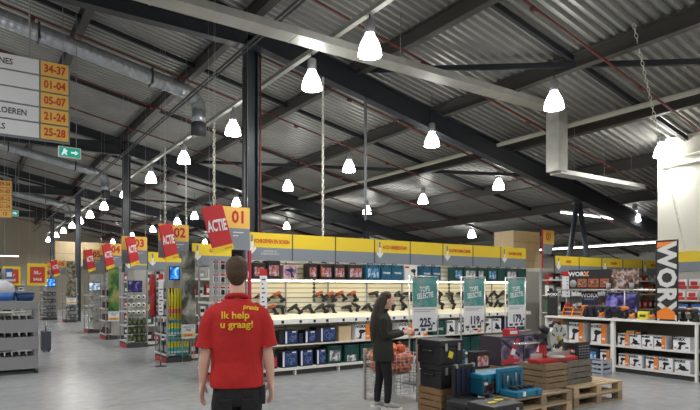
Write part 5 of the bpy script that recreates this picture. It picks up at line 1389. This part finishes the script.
    for s in (-1, 1): MB().bbox(s * .09 - .055, s * .09 + .055, -.137, -.118, .72, .86, .006).build('back_pocket', M_TROUS, tr_)
    MB().bbox(.175, .225, -.05, .05, .80, .95, .012).build('belt_pouch', M_BLACK, t)
    for s in (-1, 1):
        f = MB(); f.tube([(s * .112, -.06, .055), (s * .112, .03, .06), (s * .118, .13, .045), (s * .12, .19, .04)], [.045, .052, .046, .034], 12); f.box(s * .115 - .045, s * .115 + .045, -.10, .20, .0, .03)
        put('shoe', with_mat(remeshed(f, .009, 3, 'shoe'), M_BLACK), t)
    return t
make_man()

def make_woman():
    # faces local +y; placed so that she looks towards the wire bin
    t = thing('person', 'woman with long dark hair in a dark jacket, holding an orange net bag', 'person', (4.80, 6.28, 0), R(-34 - 84))
    b = MB()
    b.tube([(0, -.02, 1.30), (0, -.005, 1.38), (0, .03, 1.46)], [.055, .046, .048], 12)
    head_parts(b, (0, .055, 1.515), pitch=R(-24), sc=.93)
    b.rings([(0, 0, .75, .13, .085), (0, 0, .95, .115, .08), (0, 0, 1.2, .13, .09), (0, -.01, 1.32, .11, .07)], 16)
    for s in (-1, 1):
        dy = .05 * s - .01; b.tube([(s * .075, 0, .80), (s * .076, dy * .8 + .012, .42), (s * .072, dy, .24), (s * .072, dy - .01, .085)], [.055, .045, .036, .03], 10)
        wr = (s * .07, .305, 1.065)
        b.tube([(s * .13, -.01, 1.30), (s * .165, -.02, 1.15), (s * .165, .01, 1.03), (s * .12, .16, 1.045), wr], [.035, .034, .032, .030, .024], 10)
        hand(b, wr, (-s * .25, 1, .12), (-s * .2, -.1, 1), (-s, .1, -.1), .92, .7)
    put('body', with_mat(remeshed(b, .0065, 4), M_SKIN), t)
    # jacket
    j = MB()
    j.rings([(0, .0, .67, .185, .145), (0, -.005, .80, .185, .145), (0, -.01, 1.0, .165, .128), (0, -.015, 1.18, .175, .135), (0, -.02, 1.28, .165, .11), (0, -.02, 1.34, .09, .075), (0, -.012, 1.375, .06, .06)], 24)
    for s in (-1, 1):
        j.tube([(s * .11, -.02, 1.30), (s * .165, -.025, 1.24), (s * .178, -.025, 1.12), (s * .172, -.0, 1.03), (s * .14, .12, 1.03), (s * .095, .255, 1.06)], [.06, .066, .060, .060, .052, .044], 14)
    jk = put('jacket', with_mat(remeshed(j, .010, 4, 'jacket'), M_JACKET), t)
    c = MB(); pr = [(.068 * math.cos(2 * math.pi * k / 16), -.01 + .066 * math.sin(2 * math.pi * k / 16), 1.375) for k in range(17)]
    c.tube(pr, .02, 8); put('collar', with_mat(remeshed(c, .007, 2, 'collar'), M_JACKET), jk)
    # hair
    h = MB()
    h.ell((0, .035, 1.555), (.082, .098, .082), 20, 12); h.ell((0, -.015, 1.50), (.082, .075, .10), 20, 12)
    h.tube([(0, -.03, 1.55), (0, -.075, 1.44), (0, -.115, 1.30), (0, -.14, 1.12), (0, -.135, .96), (0, -.12, .88)], [.075, .092, .100, .095, .075, .04], 16, flat=.62, ref=(1, 0, 0))
    for s in (-1, 1): h.tube([(s * .068, .02, 1.54), (s * .082, -.02, 1.44), (s * .10, -.06, 1.30), (s * .10, -.10, 1.12)], [.026, .034, .042, .03], 10)
    put('hair', with_mat(remeshed(h, .008, 3, 'hair'), M_HAIR2), t)
    # trousers, shoes
    q = MB(); q.rings([(0, 0, .72, .15, .115), (0, 0, .86, .15, .11)], 20)
    for s, dy in ((-1, -.07), (1, .05)):
        q.tube([(s * .075, 0, .80), (s * .078, dy * .3, .68), (s * .075, dy * .8 + .012, .42), (s * .072, dy, .24), (s * .072, dy - .01, .085)], [.082, .086, .060, .054, .042], 14)
    put('trousers', with_mat(remeshed(q, .010, 4, 'trousers'), M_TROUS), t)
    m_sn = mat('sneaker_grey', (.42, .42, .42), .6)
    for s, dy in ((-1, -.07), (1, .05)):
        f = MB(); f.tube([(s * .074, dy - .05, .06), (s * .074, dy + .02, .075), (s * .078, dy + .10, .05), (s * .08, dy + .165, .038)], [.036, .042, .038, .028], 12)
        sh = put('sneaker', with_mat(remeshed(f, .008, 3, 'sneaker'), m_sn), t)
        so = MB(); so.prism([(-.042, 0), (.042, 0), (.04, .022), (-.04, .022)], dy - .095, dy + .195, M=Matrix.Translation((s * .078, 0, 0))); so.build('sole', M_WHITE, sh)
    return t
make_woman()
# what she holds
o = net_bag(); tag(o, 'orange net bag held in the hands of the woman', 'net bag')
dl = Vector((0, .395, 1.035)); a_ = R(-34 - 84)
o.location = (4.80 + dl.x * math.cos(a_) - dl.y * math.sin(a_), 6.28 + dl.x * math.sin(a_) + dl.y * math.cos(a_), dl.z - .02); o.scale = (.62, .62, .6)
